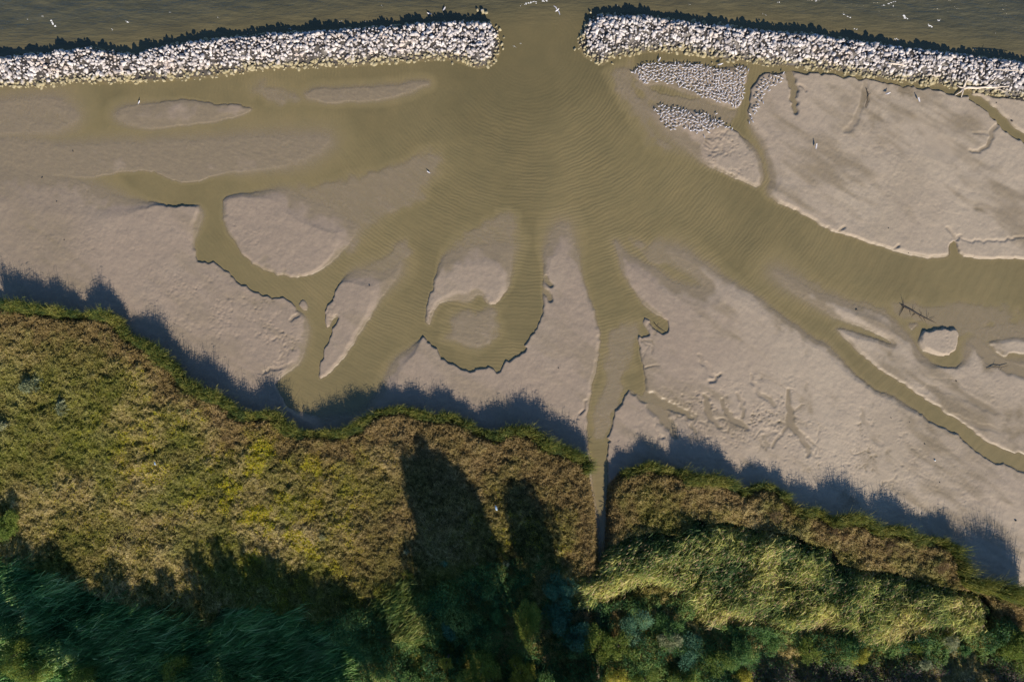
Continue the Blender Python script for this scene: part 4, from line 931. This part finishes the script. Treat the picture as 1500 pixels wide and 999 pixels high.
def marsh(P, seed, dens, name, label):
    x, y = scatter(P, dens, seed); k = (np.abs(x) < 98) & (y > -66); x, y = x[k], y[k]
    kk = ~inside(PRE, x, y) & ~inside(PRW, x, y); x, y = x[kk], y[kk]
    r = np.random.default_rng(seed + 1); n = len(x)
    d = pdist(P, x, y)
    g = groundz(x, y)
    tr1 = np.exp(-((x - W((232, 0))[0] - (W((0, 640))[1] - y) * .25) / .35) ** 2) * ((y < W((0, 640))[1]) & (y > W((0, 790))[1]))
    bare = blob(x, y, 185, 785, 26)
    kk = r.random(n) > np.maximum(.75 * tr1, .8 * bare); x, y, d, g = x[kk], y[kk], d[kk], g[kk]; n = len(x)
    lump = .13 * samp(N_sml, x, y) + .16 * samp(N_mid, x, y)
    hgt = np.clip(2.15 + lump, 1.2, 3.1) * sstep(-.4, 1.3, d)
    z = g + hgt * (1 - r.random(n) ** 4 * .4)
    D = unit(np.stack([r.normal(.25, .8, n), r.normal(-.1, .8, n), r.normal(.30, .55, n)], -1))
    L = r.uniform(.14, .42, n); Wd = r.uniform(.06, .15, n)
    bend = np.stack([r.normal(.2, .2, n), r.normal(-.1, .2, n), r.uniform(-.5, 0, n)], -1)
    # patches of species
    t = .45 + .12 * samp(N_mid, x + 9, y) + .10 * samp(N_sml, x, y) + .16 * samp(N_b2, x, y) + r.normal(0, .22, n)
    c_ = pal([(.06,.075,.02), (.21,.20,.055), (.35,.30,.115), (.44,.35,.19), (.54,.44,.28)], t)
    yel = np.clip(.9 * blob(x, y, 460, 740, 110) + .8 * blob(x, y, 380, 700, 90) + 1.0 * blob(x, y, 735, 770, 40) + .6 * blob(x, y, 200, 650, 120) + .6 * blob(x, y, 830, 780, 30) + .9 * blob(x, y, 420, 830, 70), 0, 1)
    ys_ = (r.random(n) < yel * sstep(-.3, 1.2, samp(N_mid, x * 1.7, y * 1.7)) * .62)
    c_[ys_] = pal([(.30, .32, .02), (.50, .46, .03), (.60, .44, .04)], r.random(ys_.sum()))
    gr = sstep(.0, 1.5, samp(N_b2, x + 77, y + 20) + .35 * sstep(W((400, 0))[0], W((0, 0))[0], x) * 1.5)[:, None] * .6
    c_ = c_ * (1 - gr) + pal([(.07, .11, .02), (.20, .22, .04), (.30, .30, .09)], r.random(n)) * gr
    brown = (sstep(6, 1.5, d + 1.2 * samp(N_mid, x, y)) * .9 + .8 * blob(x, y, 640, 660, 95) + .7 * blob(x, y, 810, 700, 75) + .7 * blob(x, y, 560, 790, 60) + .5 * blob(x, y, 90, 480, 70) + sstep(-.3, 1.5, samp(N_mid, x - 40, y * 1.2)) * .3)[:, None].clip(0, 1) * .75
    c_ = c_ * (1 - brown) + pal([(.10, .065, .04), (.27, .175, .10), (.42, .30, .19)], r.random(n)) * brown
    c_ = np.clip(c_ * np.array([1.21, 1.21, 1.0]), 0, .7)
    v = blades(np.stack([x, y, z], -1), D, L, Wd, bend, c_, 1, seed + 2, .5, face=.45)
    # upright stems so the edge throws streaky shadows and gaps look deep
    ks = r.random(n) < .10; ns_ = ks.sum()
    v2 = blades(np.stack([x[ks], y[ks], g[ks]], -1), unit(np.stack([r.normal(.15, .15, ns_), r.normal(0, .15, ns_), np.ones(ns_)], -1)), hgt[ks] * r.uniform(.7, 1.05, ns_), np.full(ns_, .05),
                np.zeros((ns_, 3)), c_[ks] * .8, 1, seed + 3, .4)
    V_, F_, C_ = merge([v, v2])
    o = link(name, mesh_np(name, V_, F_, C_), m_leaf); tag(o, label, kind='stuff')

marsh(PW, 20, 210, 'marsh_herbs', 'dense olive and brown marsh herbs with yellow flower patches')
# east marsh only above the reeds
marsh(PE, 30, 200, 'marsh_scrub', 'brown marsh herbs between green fringe and tall reeds')

def fringe(Pim, seed, name, label, x_lim):
    """green grass belt that leans over the mud along the marsh edge"""
    parts = []
    r = np.random.default_rng(seed)
    Pm = Wa(shrink(Pim, 2.6)); E = []
    for i in range(len(Pm) - 1):
        a, b_ = Pm[i], Pm[i + 1]; ai, bi = Pim[i], Pim[i + 1]
        if min(ai[1], bi[1]) > 905 or min(ai[0], bi[0]) < -90 or max(ai[0], bi[0]) > 1600: continue
        if 855 < ai[0] < 900 and ai[1] > 684: continue
        L = np.hypot(*(b_ - a)); t = r.random(int(L * 330))[:, None]
        nrm = np.array([-(b_ - a)[1], (b_ - a)[0]]) / (L + 1e-9)
        if nrm[1] < 0: nrm = -nrm
        p = a + (b_ - a) * t
        E.append(np.hstack([p, np.repeat(nrm[None], len(p), 0)]))
    E = np.vstack(E); n = len(E)
    band = .85 + .6 * samp(N_mid, E[:, 0] * 1.5, E[:, 1] * 1.5)
    dep_ = r.random(n) ** .8 * band.clip(.4, 3.2)
    x = E[:, 0] - E[:, 2] * dep_ + E[:, 2] * .1; y = E[:, 1] - E[:, 3] * dep_
    kl = np.ones(n, bool)
    g = groundz(x, y); kl &= g > .02
    hz = (3.3 + .75 * samp(N_mid, E[:, 0] * .8, E[:, 1] * .8) + .25 * samp(N_sml, E[:, 0] * .6, E[:, 1] * .6)).clip(1.4, 4.8)
    thin = samp(N_sml, E[:, 0] * .7 + 13, E[:, 1] * .7); kl &= r.random(n) < sstep(-2.6, -.3, thin) * .85 + .15
    hz = hz + 2.6 * sstep(W((1290, 0))[0], W((1440, 0))[0], E[:, 0])  # grass made taller towards the far right to throw the long shadow there
    h = hz * np.where(r.random(n) < .10, r.uniform(.95, 1.22, n), r.uniform(.40, .98, n))
    lean = r.uniform(.05, .28, n)[:, None] * E[:, 2:4] + np.stack([r.normal(.03, .10, n), r.normal(.02, .08, n)], -1)
    D = unit(np.stack([lean[:, 0], lean[:, 1], np.ones(n)], -1))
    bend = np.stack([lean[:, 0] * .9 + .04, lean[:, 1] * .6, -r.uniform(.02, .2, n)], -1)
    t = .45 + .2 * samp(N_sml, x, y) + r.normal(0, .2, n)
    c_ = pal([(.03, .065, .022), (.09, .125, .03), (.20, .21, .045), (.34, .31, .10)], t)
    k = kl; parts.append(blades(np.stack([x, y, g], -1)[k], D[k], h[k], r.uniform(.05, .10, n)[k], bend[k], c_[k], 3, seed + 1, .1))
    # drooping leaves near the tops
    P2 = np.stack([x, y, g], -1) + D * (h * r.uniform(.6, .95, n))[:, None] + bend * (h * .6)[:, None]
    D2 = unit(np.stack([r.normal(.9, .6, n), r.normal(.15, .6, n), r.normal(.25, .3, n)], -1))
    parts.append(blades(P2[k], D2[k], r.uniform(.35, .8, n)[k], r.uniform(.05, .09, n)[k], np.stack([r.normal(.2, .1, n), np.zeros(n), r.uniform(-.5, -.1, n)], -1)[k], c_[k] * 1.1, 2, seed + 2, .1))
    V_, F_, C_ = merge(parts); print(name, len(F_))
    o = link(name, mesh_np(name, V_, F_, C_), m_reed); tag(o, label, kind='stuff')
fringe(MARSH_W, 40, 'fringe_grass', 'green belt of tall grass leaning over the mud along the marsh edge', 0)
fringe(MARSH_E, 50, 'fringe_grass', 'darker green grass belt along the east marsh edge', 0)

def tgrad(x, y): return np.where((x > 8), .36 * sstep(W((0, 830))[1], W((0, 925))[1], y) - .16, 0)  # reed tint brightens southward, putting the sunlit edge of the bed into the colour
def reeds(P, seed, dens, hm, wind, cols, name, label, lw=(.07, .13), ll=(.6, 1.3), hold=None, nleaf=1, plume=None, gap=0, dsp=.36):
    x, y = scatter(P, dens, seed); r = np.random.default_rng(seed + 1)
    k = (np.abs(x) < 97) & (y > -70) & (r.random(len(x)) < (1 - gap * .8 * sstep(-.1, 1.3, samp(N_sml, x * .8 + 31, y * .8)))); x, y = x[k], y[k]; n = len(x)
    d = pdist(P, x, y); g = groundz(x, y)
    hh = (hm + .7 * samp(N_mid, x, y) + .6 * samp(N_sml, x * .6, y * .6)) * sstep(-.8, 1.6, d).clip(.45, 1) * r.uniform(.7, 1.08, n)
    wv = np.array(wind); lean = wv[None] * r.uniform(.5, 1.3, n)[:, None] + r.normal(0, .10, (n, 2))
    ang = .22 * samp(N_mid, x * .8 + 70, y * .8); ca_, sa_ = np.cos(ang), np.sin(ang)
    lean = np.stack([lean[:, 0] * ca_ - lean[:, 1] * sa_, lean[:, 0] * sa_ + lean[:, 1] * ca_], -1)
    D = unit(np.stack([lean[:, 0] * .5, lean[:, 1] * .5, np.ones(n)], -1))
    bend = np.stack([lean[:, 0] * .8, lean[:, 1] * .8, -np.hypot(lean[:, 0], lean[:, 1]) * .45], -1)
    t = .45 + .22 * samp(N_mid, x + 5, y + 5) + r.normal(0, .2, n) + tgrad(x, y)
    c_ = pal(cols, t)
    P0 = np.stack([x, y, g], -1); parts = [blades(P0, D, hh, np.full(n, .05), bend, c_ * .8, 3, seed + 2, .4)]
    tip = P0 + D * hh[:, None] + bend * hh[:, None]
    wd = unit(np.hstack([wv, 0]))
    for q_ in range(nleaf):
        u = r.uniform(.55, 1.0, n)[:, None]
        PL = P0 + D * hh[:, None] * u + bend * hh[:, None] * u ** 2
        DL = unit(wd[None] * r.uniform(.6, 1.3, n)[:, None] + r.normal(0, dsp, (n, 3)) + np.array([0, 0, .25]))
        parts.append(blades(PL, DL, r.uniform(*ll, n), r.uniform(*lw, n), np.stack([np.zeros(n), np.zeros(n), r.uniform(-.5, -.1, n)], -1), pal(cols, t + r.normal(0, .15, n)), 2, seed + 5 + q_, .08, face=.5))
    if plume is not None:
        kp = r.random(n) < plume[0]; m_ = kp.sum()
        DP = unit(wd[None] * 1.0 + r.normal(0, .25, (m_, 3)) + np.array([0, 0, .3]))
        parts.append(blades(tip[kp], DP, r.uniform(.3, .55, m_), r.uniform(.12, .2, m_), np.tile([0, 0, -.3], (m_, 1)), pal(plume[1], r.random(m_)), 2, seed + 9, .3))
    V_, F_, C_ = merge(parts); print(name, len(F_))
    return V_, F_, C_
V_, F_, C_ = reeds(PRE, 60, 46, 4.2, (-.30, -.22), [(.06,.13,.05), (.20,.29,.10), (.44,.50,.16), (.60,.62,.20), (.66,.58,.32)], 'reed_bed', '', nleaf=2, ll=(.7, 1.6), lw=(.08, .17), gap=1.2, plume=(.3, [(.24,.17,.11), (.42,.33,.22)]))
o = link('reed_bed', mesh_np('reed_bed', V_, F_, C_), m_reed); tag(o, 'tall sunlit yellow green reed bed with feathery plumes', kind='stuff')
V_, F_, C_ = reeds(PRW, 70, 30, 3.6, (.66, .24), [(.05,.15,.05), (.16,.36,.12), (.32,.54,.20), (.54,.66,.32)], 'leaning_reeds', '', nleaf=2, ll=(1.4, 3.4), lw=(.10, .19), gap=1.1, dsp=.2)
o = link('leaning_reeds', mesh_np('leaning_reeds', V_, F_, C_), m_reed); tag(o, 'blue green reeds combed over by wind in the shade', kind='stuff')
V_, F_, C_ = reeds(PCL, 80, 26, 4.8, (.55, .38), [(.05,.11,.03), (.15,.22,.05), (.30,.33,.10), (.45,.42,.20)], 'reed_clump', '', nleaf=2, ll=(.9, 1.9), lw=(.07, .12))
o = link('reed_clump', mesh_np('reed_clump', V_, F_, C_), m_reed); tag(o, 'island of taller reeds catching the sun amid shade left of centre', 'reeds')

# undergrowth below everything at the bottom
UG = Wa([(-60,835),(100,870),(300,905),(480,880),(600,850),(720,800),(800,790),(850,830),(884,850),(1000,850),(1150,900),(1350,900),(1420,880),(1560,900),(1560,1040),(-60,1040)])
x, y = scatter(UG, 70, 90); k = ~inside(PRE, x, y) & ~inside(PRW, x, y); x, y = x[k], y[k]; n = len(x); r = np.random.default_rng(91)
lumps = .9 * samp(N_mid, x * .9, y * .9) + .5 * samp(N_big, x, y)
dd = pdist(UG, x, y)
zt = groundz(x, y) + (2.6 + lumps * .9).clip(.6, 5) * sstep(-.2, 3, dd) * (1 - r.random(n) ** 2 * .6) + .4
t = .4 + .25 * samp(N_mid, x + 30, y) + r.normal(0, .18, n)
c_ = pal([(.02,.08,.035), (.08,.19,.06), (.18,.29,.09), (.32,.40,.12)], t)
br = sstep(W((0, 945))[1], W((0, 975))[1], y) * sstep(W((1050, 0))[0], W((1130, 0))[0], x)
kb = r.random(n) < br * .75; c_[kb] = pal([(.07,.055,.05), (.15,.12,.11), (.22,.18,.16)], r.random(kb.sum()))
v = blades(np.stack([x, y, zt], -1), unit(np.stack([r.normal(.2, .8, n), r.normal(0, .8, n), r.normal(.3, .5, n)], -1)), r.uniform(.18, .5, n), r.uniform(.08, .2, n), np.stack([np.zeros(n), np.zeros(n), r.uniform(-.4, 0, n)], -1), c_, 1, 92, .5)
o = link('undergrowth', mesh_np('undergrowth', *v), m_leaf); tag(o, 'dark tangled undergrowth along the bottom of the marsh', kind='stuff')

# ---- shrubs and trees: thing > trunk, limb, crown
def crown_np(seed, rx, ry, rz, zc, n, cols, leaf=(.18, .34), lobes=7, wind=(0, 0)):
    r = np.random.default_rng(seed)
    C0 = r.standard_normal((lobes, 3)); C0 = unit(C0) * r.uniform(.40, .85, (lobes, 1)); C0[0] = 0
    R0 = r.uniform(.20, .44, lobes); R0[0] = .50
    li = r.choice(lobes, n, p=R0 ** 2 / (R0 ** 2).sum())
    u = unit(r.standard_normal((n, 3))); rad = r.random(n) ** .28
    p = C0[li] + u * (R0[li] * rad)[:, None]
    p[:, 2] = np.sign(p[:, 2]) * np.abs(p[:, 2]) ** .8
    p *= (1 + .10 * np.sin(p[:, [1, 2, 0]] * 9 + seed))
    lobe_t = r.uniform(-.18, .18, lobes)[li]
    P_ = p * np.array([rx, ry, rz]) + np.array([0, 0, zc])
    D = unit(u * .8 + r.normal(0, .6, (n, 3)) + np.array([wind[0], wind[1], .1]))
    t = .45 + lobe_t + r.normal(0, .17, n)
    return blades(P_, D, r.uniform(*leaf, n), r.uniform(leaf[0] * .45, leaf[1] * .5, n), np.stack([np.full(n, wind[0] * .3), np.full(n, wind[1] * .3), r.uniform(-.4, 0, n)], -1), pal(cols, t), 1, seed + 1, .35), C0 * np.array([rx, ry, rz]) + np.array([0, 0, zc])
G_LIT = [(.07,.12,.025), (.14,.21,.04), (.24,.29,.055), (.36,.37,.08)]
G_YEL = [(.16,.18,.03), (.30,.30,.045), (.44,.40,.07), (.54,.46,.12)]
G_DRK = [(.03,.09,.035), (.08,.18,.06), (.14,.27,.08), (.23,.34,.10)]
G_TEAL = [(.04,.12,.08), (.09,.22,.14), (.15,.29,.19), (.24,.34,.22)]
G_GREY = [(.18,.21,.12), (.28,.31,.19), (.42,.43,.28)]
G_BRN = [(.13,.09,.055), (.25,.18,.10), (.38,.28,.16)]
def make_tree(name, p, r_, h, cols, lab, seed, ratio=1.0, zr=None, cat='tree', n=None, wind=(0, 0), leaf=(.18, .34), group=None, ztop=None):
    zc = h - (zr or r_ * .75); x, y = W(p, zc)
    g = float(groundz(x, y)); root = empty(name, (x, y, g))
    rz_ = zr or r_ * .75
    n = n or int(420 * r_ * r_ * ratio + 500)
    (v, f, c_), lob = crown_np(seed, r_, r_ * ratio, rz_, zc, n, cols, leaf, 14, wind)
    link('crown', mesh_np('crown', v, f, c_), m_leaf, root)
    tv, tq, tt = tube([(0, 0, 0), (.03 * h, .01 * h, zc * .5), (0, 0, zc)], [.04 * h ** .8 + .03, .03 * h ** .8 + .02, .02 * h ** .8 + .01], 7)
    link('trunk', mesh_np('trunk', tv, [tq, tt], smooth=True), m_bark, root)
    parts = []
    for q_ in lob[1:5]:
        parts.append(tube([(.01, 0, zc * .55), (q_[0] * .5, q_[1] * .5, zc * .6 + q_[2] * .35), (q_[0] * .9, q_[1] * .9, q_[2])], [.02 * h ** .8, .015 * h ** .8, .006 * h ** .8], 5))
    for a in parts: link('limb', mesh_np('limb', a[0], [a[1], a[2]], smooth=True), m_bark, root)
    tag(root, lab, cat, group); return root
TREES = [
 ('willow_shrub', (772,912), 3.0, 6.5, G_LIT, 'tall upright shrub with a sunlit yellow green ridge, below the centre shadows', 1.7, (.1, .1)),
 ('willow_shrub', (815,900), 3.0, 5.0, G_TEAL, 'blue green windblown shrub right of the sunlit upright shrub', 1.3, (.6, .3)),
 ('willow_shrub', (820,872), 3.4, 5.0, G_TEAL, 'blue green shrub just left of the top of the creek end', 1.2, (.5, .4)),
 ('willow_shrub', (845,925), 3.6, 5.5, G_TEAL, 'broad blue green shrub directly below the creek end', .8, (.6, .1)),
 ('willow_shrub', (878,935), 3.0, 6.0, G_LIT, 'mid green shrub with lit left flank under the creek end', 1.2, (.3, .2)),
 ('willow_shrub', (905,945), 3.4, 6.2, G_LIT, 'sunlit green shrub with pale branches near the bottom centre', .9, (.5, .3)),
 ('willow_shrub', (930,915), 3.4, 5.2, G_TEAL, 'dark blue green shrub in the hollow of the reed bed', .9, (.2, .2)),
 ('willow_shrub', (975,915), 3.0, 5.0, G_DRK, 'round dark green shrub at the left foot of the reed bed', 1.0, (0, 0)),
 ('willow_shrub', (982,938), 2.4, 5.0, G_GREY, 'small grey green round bush among dark shrubs', 1.1, (0, 0)),
 ('willow_shrub', (1010,955), 3.0, 5.5, G_TEAL, 'blue green shrub with dull crown left of the olive round bush', 1.0, (0, 0)),
 ('willow_shrub', (1048,966), 3.0, 6.0, G_LIT, 'round olive green bush catching light on its right side, at the bottom', .75, (.2, .1)),
 ('willow_shrub', (1083,958), 2.6, 5.5, G_DRK, 'dark green bush with yellow leaves between the olive bush and the dark hollow', 1.5, (0, 0)),
 ('willow_shrub', (1090,990), 1.8, 5.0, G_YEL, 'small yellow leaved bush at the bottom edge under the dark hollow', .8, (0, 0)),
 ('willow_shrub', (1125,935), 2.6, 4.0, G_DRK, 'low dark green bush immediately below the bright reed edge', 1.0, (0, 0)),
 ('willow_shrub', (1185,952), 2.2, 5.0, G_LIT, 'small bright green bush isolated on dark ground right of centre', 1.0, (0, 0)),
 ('willow_shrub', (1240,945), 2.2, 4.6, G_DRK, 'dark bush tucked beneath the hanging reed fringe', 1.0, (0, 0)),
 ('willow_shrub', (1257,959), 2.3, 5.6, G_YEL, 'dense yellow green bush with a flat dark underside, lower right', .62, (0, 0)),
 ('willow_shrub', (1343,947), 1.5, 4.6, G_LIT, 'small round green bush between yellow bush and pale bush', .9, (0, 0)),
 ('willow_shrub', (1356,971), 1.1, 5.0, G_GREY, 'tiny pale grey green bush alone near the bottom right', .9, (0, 0)),
 ('willow_shrub', (1392,943), 1.6, 5.0, G_GREY, 'small dull olive bush directly below the hanging reeds on the right', .9, (0, 0)),
 ('willow_shrub', (1412,948), 1.2, 4.4, G_DRK, 'small dark green bush right of the dull olive bush', .9, (0, 0)),
 ('willow_shrub', (1476,942), 3.0, 6.0, G_LIT, 'bright green shrub near the right edge below the reed bed', .9, (0, 0)),
 ('willow_shrub', (1499,955), 2.8, 6.2, G_LIT, 'green shrub cut by the right edge of the view', 1.2, (0, 0)),
 ('willow_shrub', (654,969), 1.2, 6.2, G_YEL, 'small orange yellow bush glowing in the deep shade, bottom left of centre', .9, (0, 0)),
 ('willow_shrub', (655,922), 1.6, 5.0, G_TEAL, 'pale blue green bush deep in the big tree shadow', 1.0, (0, 0)),
 ('willow_shrub', (700,905), 3.2, 4.5, G_DRK, 'broad dark green shrub in the middle of the tree shadow', .9, (0, 0)),
 ('willow_shrub', (728,898), 2.0, 4.2, G_DRK, 'small dark shrub left of the sunlit upright shrub', 1.0, (0, 0)),
 ('willow_shrub', (640,880), 1.8, 3.8, G_DRK, 'low dark bush at the foot of the big tree shadow', 1.0, (0, 0)),
 ('willow_tree', (705,985), 5.0, 9.0, G_LIT, 'large round green tree cut by the bottom edge left of centre', .8, (0, 0)),
 ('willow_shrub', (762,985), 2.4, 6.5, G_YEL, 'narrow yellow green shrub between the round tree and the dark pit', 1.5, (0, 0)),
 ('willow_shrub', (805,992), 3.4, 5.0, G_DRK, 'dark shrub in the pit at the bottom centre', .8, (0, 0)),
 ('willow_shrub', (905,992), 2.2, 6.6, G_YEL, 'bright lime green bush at the bottom edge right of centre', 1.0, (0, 0)),
 ('willow_shrub', (945,992), 3.2, 6.2, G_LIT, 'mixed green and brown shrub right of the lime green bush', .7, (0, 0)),
 ('willow_shrub', (1000,995), 3.2, 6.2, G_LIT, 'low spreading green shrub on the bottom edge below the dull crown', .6, (0, 0)),
 ('willow_shrub', (18,960), 3.2, 6.8, G_LIT, 'sunlit leafy shrub in the bottom left corner', 1.1, (.4, .2)),
 ('willow_shrub', (48,985), 3.2, 6.8, G_LIT, 'sunlit shrub on the bottom edge just right of the corner shrub', .8, (.4, .2)),
 ('willow_shrub', (120,992), 3.4, 6.2, G_LIT, 'half lit shrub among combed reeds at the lower left', .6, (.6, .2)),
 ('willow_shrub', (255,975), 3.0, 6.2, G_LIT, 'shrub with lit leaf tips below the combed reeds', .8, (.5, .2)),
 ('willow_shrub', (330,985), 3.4, 5.5, G_DRK, 'very dark shrub between the two combed reed beds', .9, (0, 0)),
 ('willow_shrub', (12,770), 2.2, 5.0, G_LIT, 'green bush at the left edge where the marsh shadow begins', 1.6, (.2, .1)),
 ('willow_shrub', (18,915), 2.6, 5.0, G_DRK, 'dark bush at the left edge inside the combed reeds', .8, (0, 0)),
 ('willow_shrub', (560,985), 3.0, 5.0, G_DRK, 'dark shrub under the island of taller reeds', .8, (0, 0)),
 ('willow_shrub', (600,990), 2.8, 5.0, G_DRK, 'dark shrub between reed island and orange yellow bush', .8, (0, 0)),
 ('dry_bush', (1128,746), 3.2, 3.6, G_BRN, 'golden brown dome of marsh brush near the dark east fringe', .8, (0, 0)),
 ('dry_bush', (1228,785), 2.8, 3.3, G_BRN, 'brown dome shaped bush behind the east fringe, next right of the golden one', .9, (0, 0)),
 ('dry_bush', (1312,806), 3.0, 3.4, G_BRN, 'brown dome shaped bush under the pale mud, third of the east row', .7, (0, 0)),
 ('dry_bush', (1370,825), 2.8, 3.2, G_BRN, 'dark brown bush at the right end of the east row', .8, (0, 0)),
 ('marsh_bush', (284,602), 1.1, 2.9, G_DRK, 'small round dark green bush on tan marsh near the edge', .8, (0, 0)),
 ('grass_clump', (52,562), 2.3, 3.0, G_GREY, 'pale silvery grass clump on the left marsh, the largest', 1.0, (.6, -.1)),
 ('grass_clump', (96,592), 1.7, 2.9, G_GREY, 'pale silvery grass clump right of and below the largest', 1.1, (.6, -.1)),
 ('grass_clump', (14,620), 1.1, 2.8, G_GREY, 'small pale grass clump near the left edge of the marsh', .8, (.6, -.1)),
 ('marsh_bush', (478,783), 1.0, 3.0, G_GREY, 'pale cream flowering bush on sunlit marsh left of the big shadow', .9, (0, 0)),
 ('marsh_bush', (597,805), .8, 3.0, G_GREY, 'small cream bush at the corner of the big tree shadow', .9, (0, 0)),
 ('marsh_bush', (599,838), 1.2, 3.2, G_YEL, 'sulphur yellow bush in the light gap left of the tree shadow', 1.0, (0, 0)),
 ('marsh_bush', (560,860), 1.2, 3.6, G_YEL, 'yellow green leafy bush right above the reed island', 1.6, (0, 0)),
 ('marsh_bush', (652,822), 1.1, 3.0, G_TEAL, 'dull blue green bush inside the big tree shadow', .9, (0, 0)),
 ('marsh_bush', (698,848), .8, 3.0, G_LIT, 'small green bush in the right part of the big tree shadow', 1.0, (0, 0)),
 ('marsh_bush', (742,823), .9, 3.0, G_GREY, 'faint grey bush below the second narrow tree shadow', 1.0, (0, 0)),
]
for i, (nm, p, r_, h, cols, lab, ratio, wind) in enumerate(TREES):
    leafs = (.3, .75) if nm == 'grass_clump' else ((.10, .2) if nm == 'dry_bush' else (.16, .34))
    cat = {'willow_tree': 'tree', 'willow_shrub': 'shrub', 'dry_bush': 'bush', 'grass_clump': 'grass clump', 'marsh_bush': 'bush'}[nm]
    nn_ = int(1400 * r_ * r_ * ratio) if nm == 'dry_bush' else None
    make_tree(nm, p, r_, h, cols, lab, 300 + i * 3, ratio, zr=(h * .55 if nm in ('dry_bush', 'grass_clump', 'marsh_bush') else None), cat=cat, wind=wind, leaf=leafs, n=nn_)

# tall trees standing beyond the bottom of the view; their shadows reach into it: (shadow tip px, height, half width m)
TALL = [(-60,760,22,6,.27),(45,790,21,6,.22),(95,808,21,6,.26),(145,830,20,6),(195,842,20,6),(245,838,20,5),(300,798,22,5),(332,786,22,3.4),(374,776,23,3.2),(345,830,21,6),(410,822,21,6),(455,838,20,5,.20),(500,850,20,4.5,.17),(545,862,20,3,.13),
        (602,648,27,3.4,.17),(622,640,28,3.6,.16),(645,655,27,3.6,.17),(664,682,26,3.2,.18),(684,704,25,2.8,.17),(625,690,25,4.6,.25),(602,700,25,3.4),(604,770,23,3.6),(650,730,25,5.5),(690,780,23,3.6),(750,703,25,3.6,.16),(766,716,24,3.2,.17),(768,735,24,3.0),(762,790,23,4.4),(700,840,23,5),(805,820,21,4.0),(1110,942,18,4.4),(1170,945,18,5),(1240,948,17,5),(1310,950,17,5.5),(1380,948,18,5),(1450,955,17,5),(1520,925,19,5),(1050,948,17,4)]
TM = []
for s_ in range(5):
    (v, f, c_), lob = crown_np(900 + s_ * 7, 1, 1, 1, 0, 4000, G_DRK, (.11, .22), 13)
    TM.append((mesh_np('crown', v, f, c_), lob)); TM[-1][0].materials.append(m_leaf)
tv, tq, tt = tube([(0, 0, 0), (.02, .01, .5), (0, 0, 1)], [.030, .022, .010], 8); tme = mesh_np('trunk', tv, [tq, tt], smooth=True); tme.materials.append(m_bark)
TL = 1.0 / math.tan(math.radians(SUN_EL))
for i, (px, py, h, hw, *fr) in enumerate(TALL):
    X, Y = W((px, py)); hh = h - 2.2
    X += SX * hh * TL; Y += SY * hh * TL
    if Y > -61: print('tall tree base in view', px, py, Y)
    root = empty('tall_tree', (X, Y, .3))
    crh = h * (fr[0] if fr else .36)
    o = bpy.data.objects.new('crown', TM[i % 5][0]); COL.objects.link(o); o.parent = root; o.location = (0, 0, h - crh); o.scale = (hw, hw * 1.1, crh); o.rotation_euler = (0, 0, i * 1.3)
    o = bpy.data.objects.new('trunk', tme); COL.objects.link(o); o.parent = root; o.scale = (h * .8, h * .8, h * .9)
    tag(root, 'tall dark tree beyond the bottom edge whose shadow falls on the marsh', 'tree', 'tall trees beyond the marsh')

# blue scraps
def scrap(p, lab, sc_=.35, z=2.2):
    x, y = W(p, z); v, q_, t_ = tube([(-.5, 0, 0), (-.2, .05, .05), (.2, -.02, .08), (.55, .05, 0)], [.10, .22, .2, .08], 8)
    o = link('plastic_scrap', mesh_np('plastic_scrap', v * sc_, [q_, t_], smooth=True), m_blue, None, (x, y, float(groundz(x, y)) + z)); o.rotation_euler = (0, 0, 1.9); tag(o, lab, 'litter')
scrap((727, 743), 'faded blue plastic scrap caught on yellow flowers between the tree shadows', .9, 2.9)
scrap((229, 678), 'tiny pale blue scrap caught on the open left marsh', .6, 2.9)
print('done')
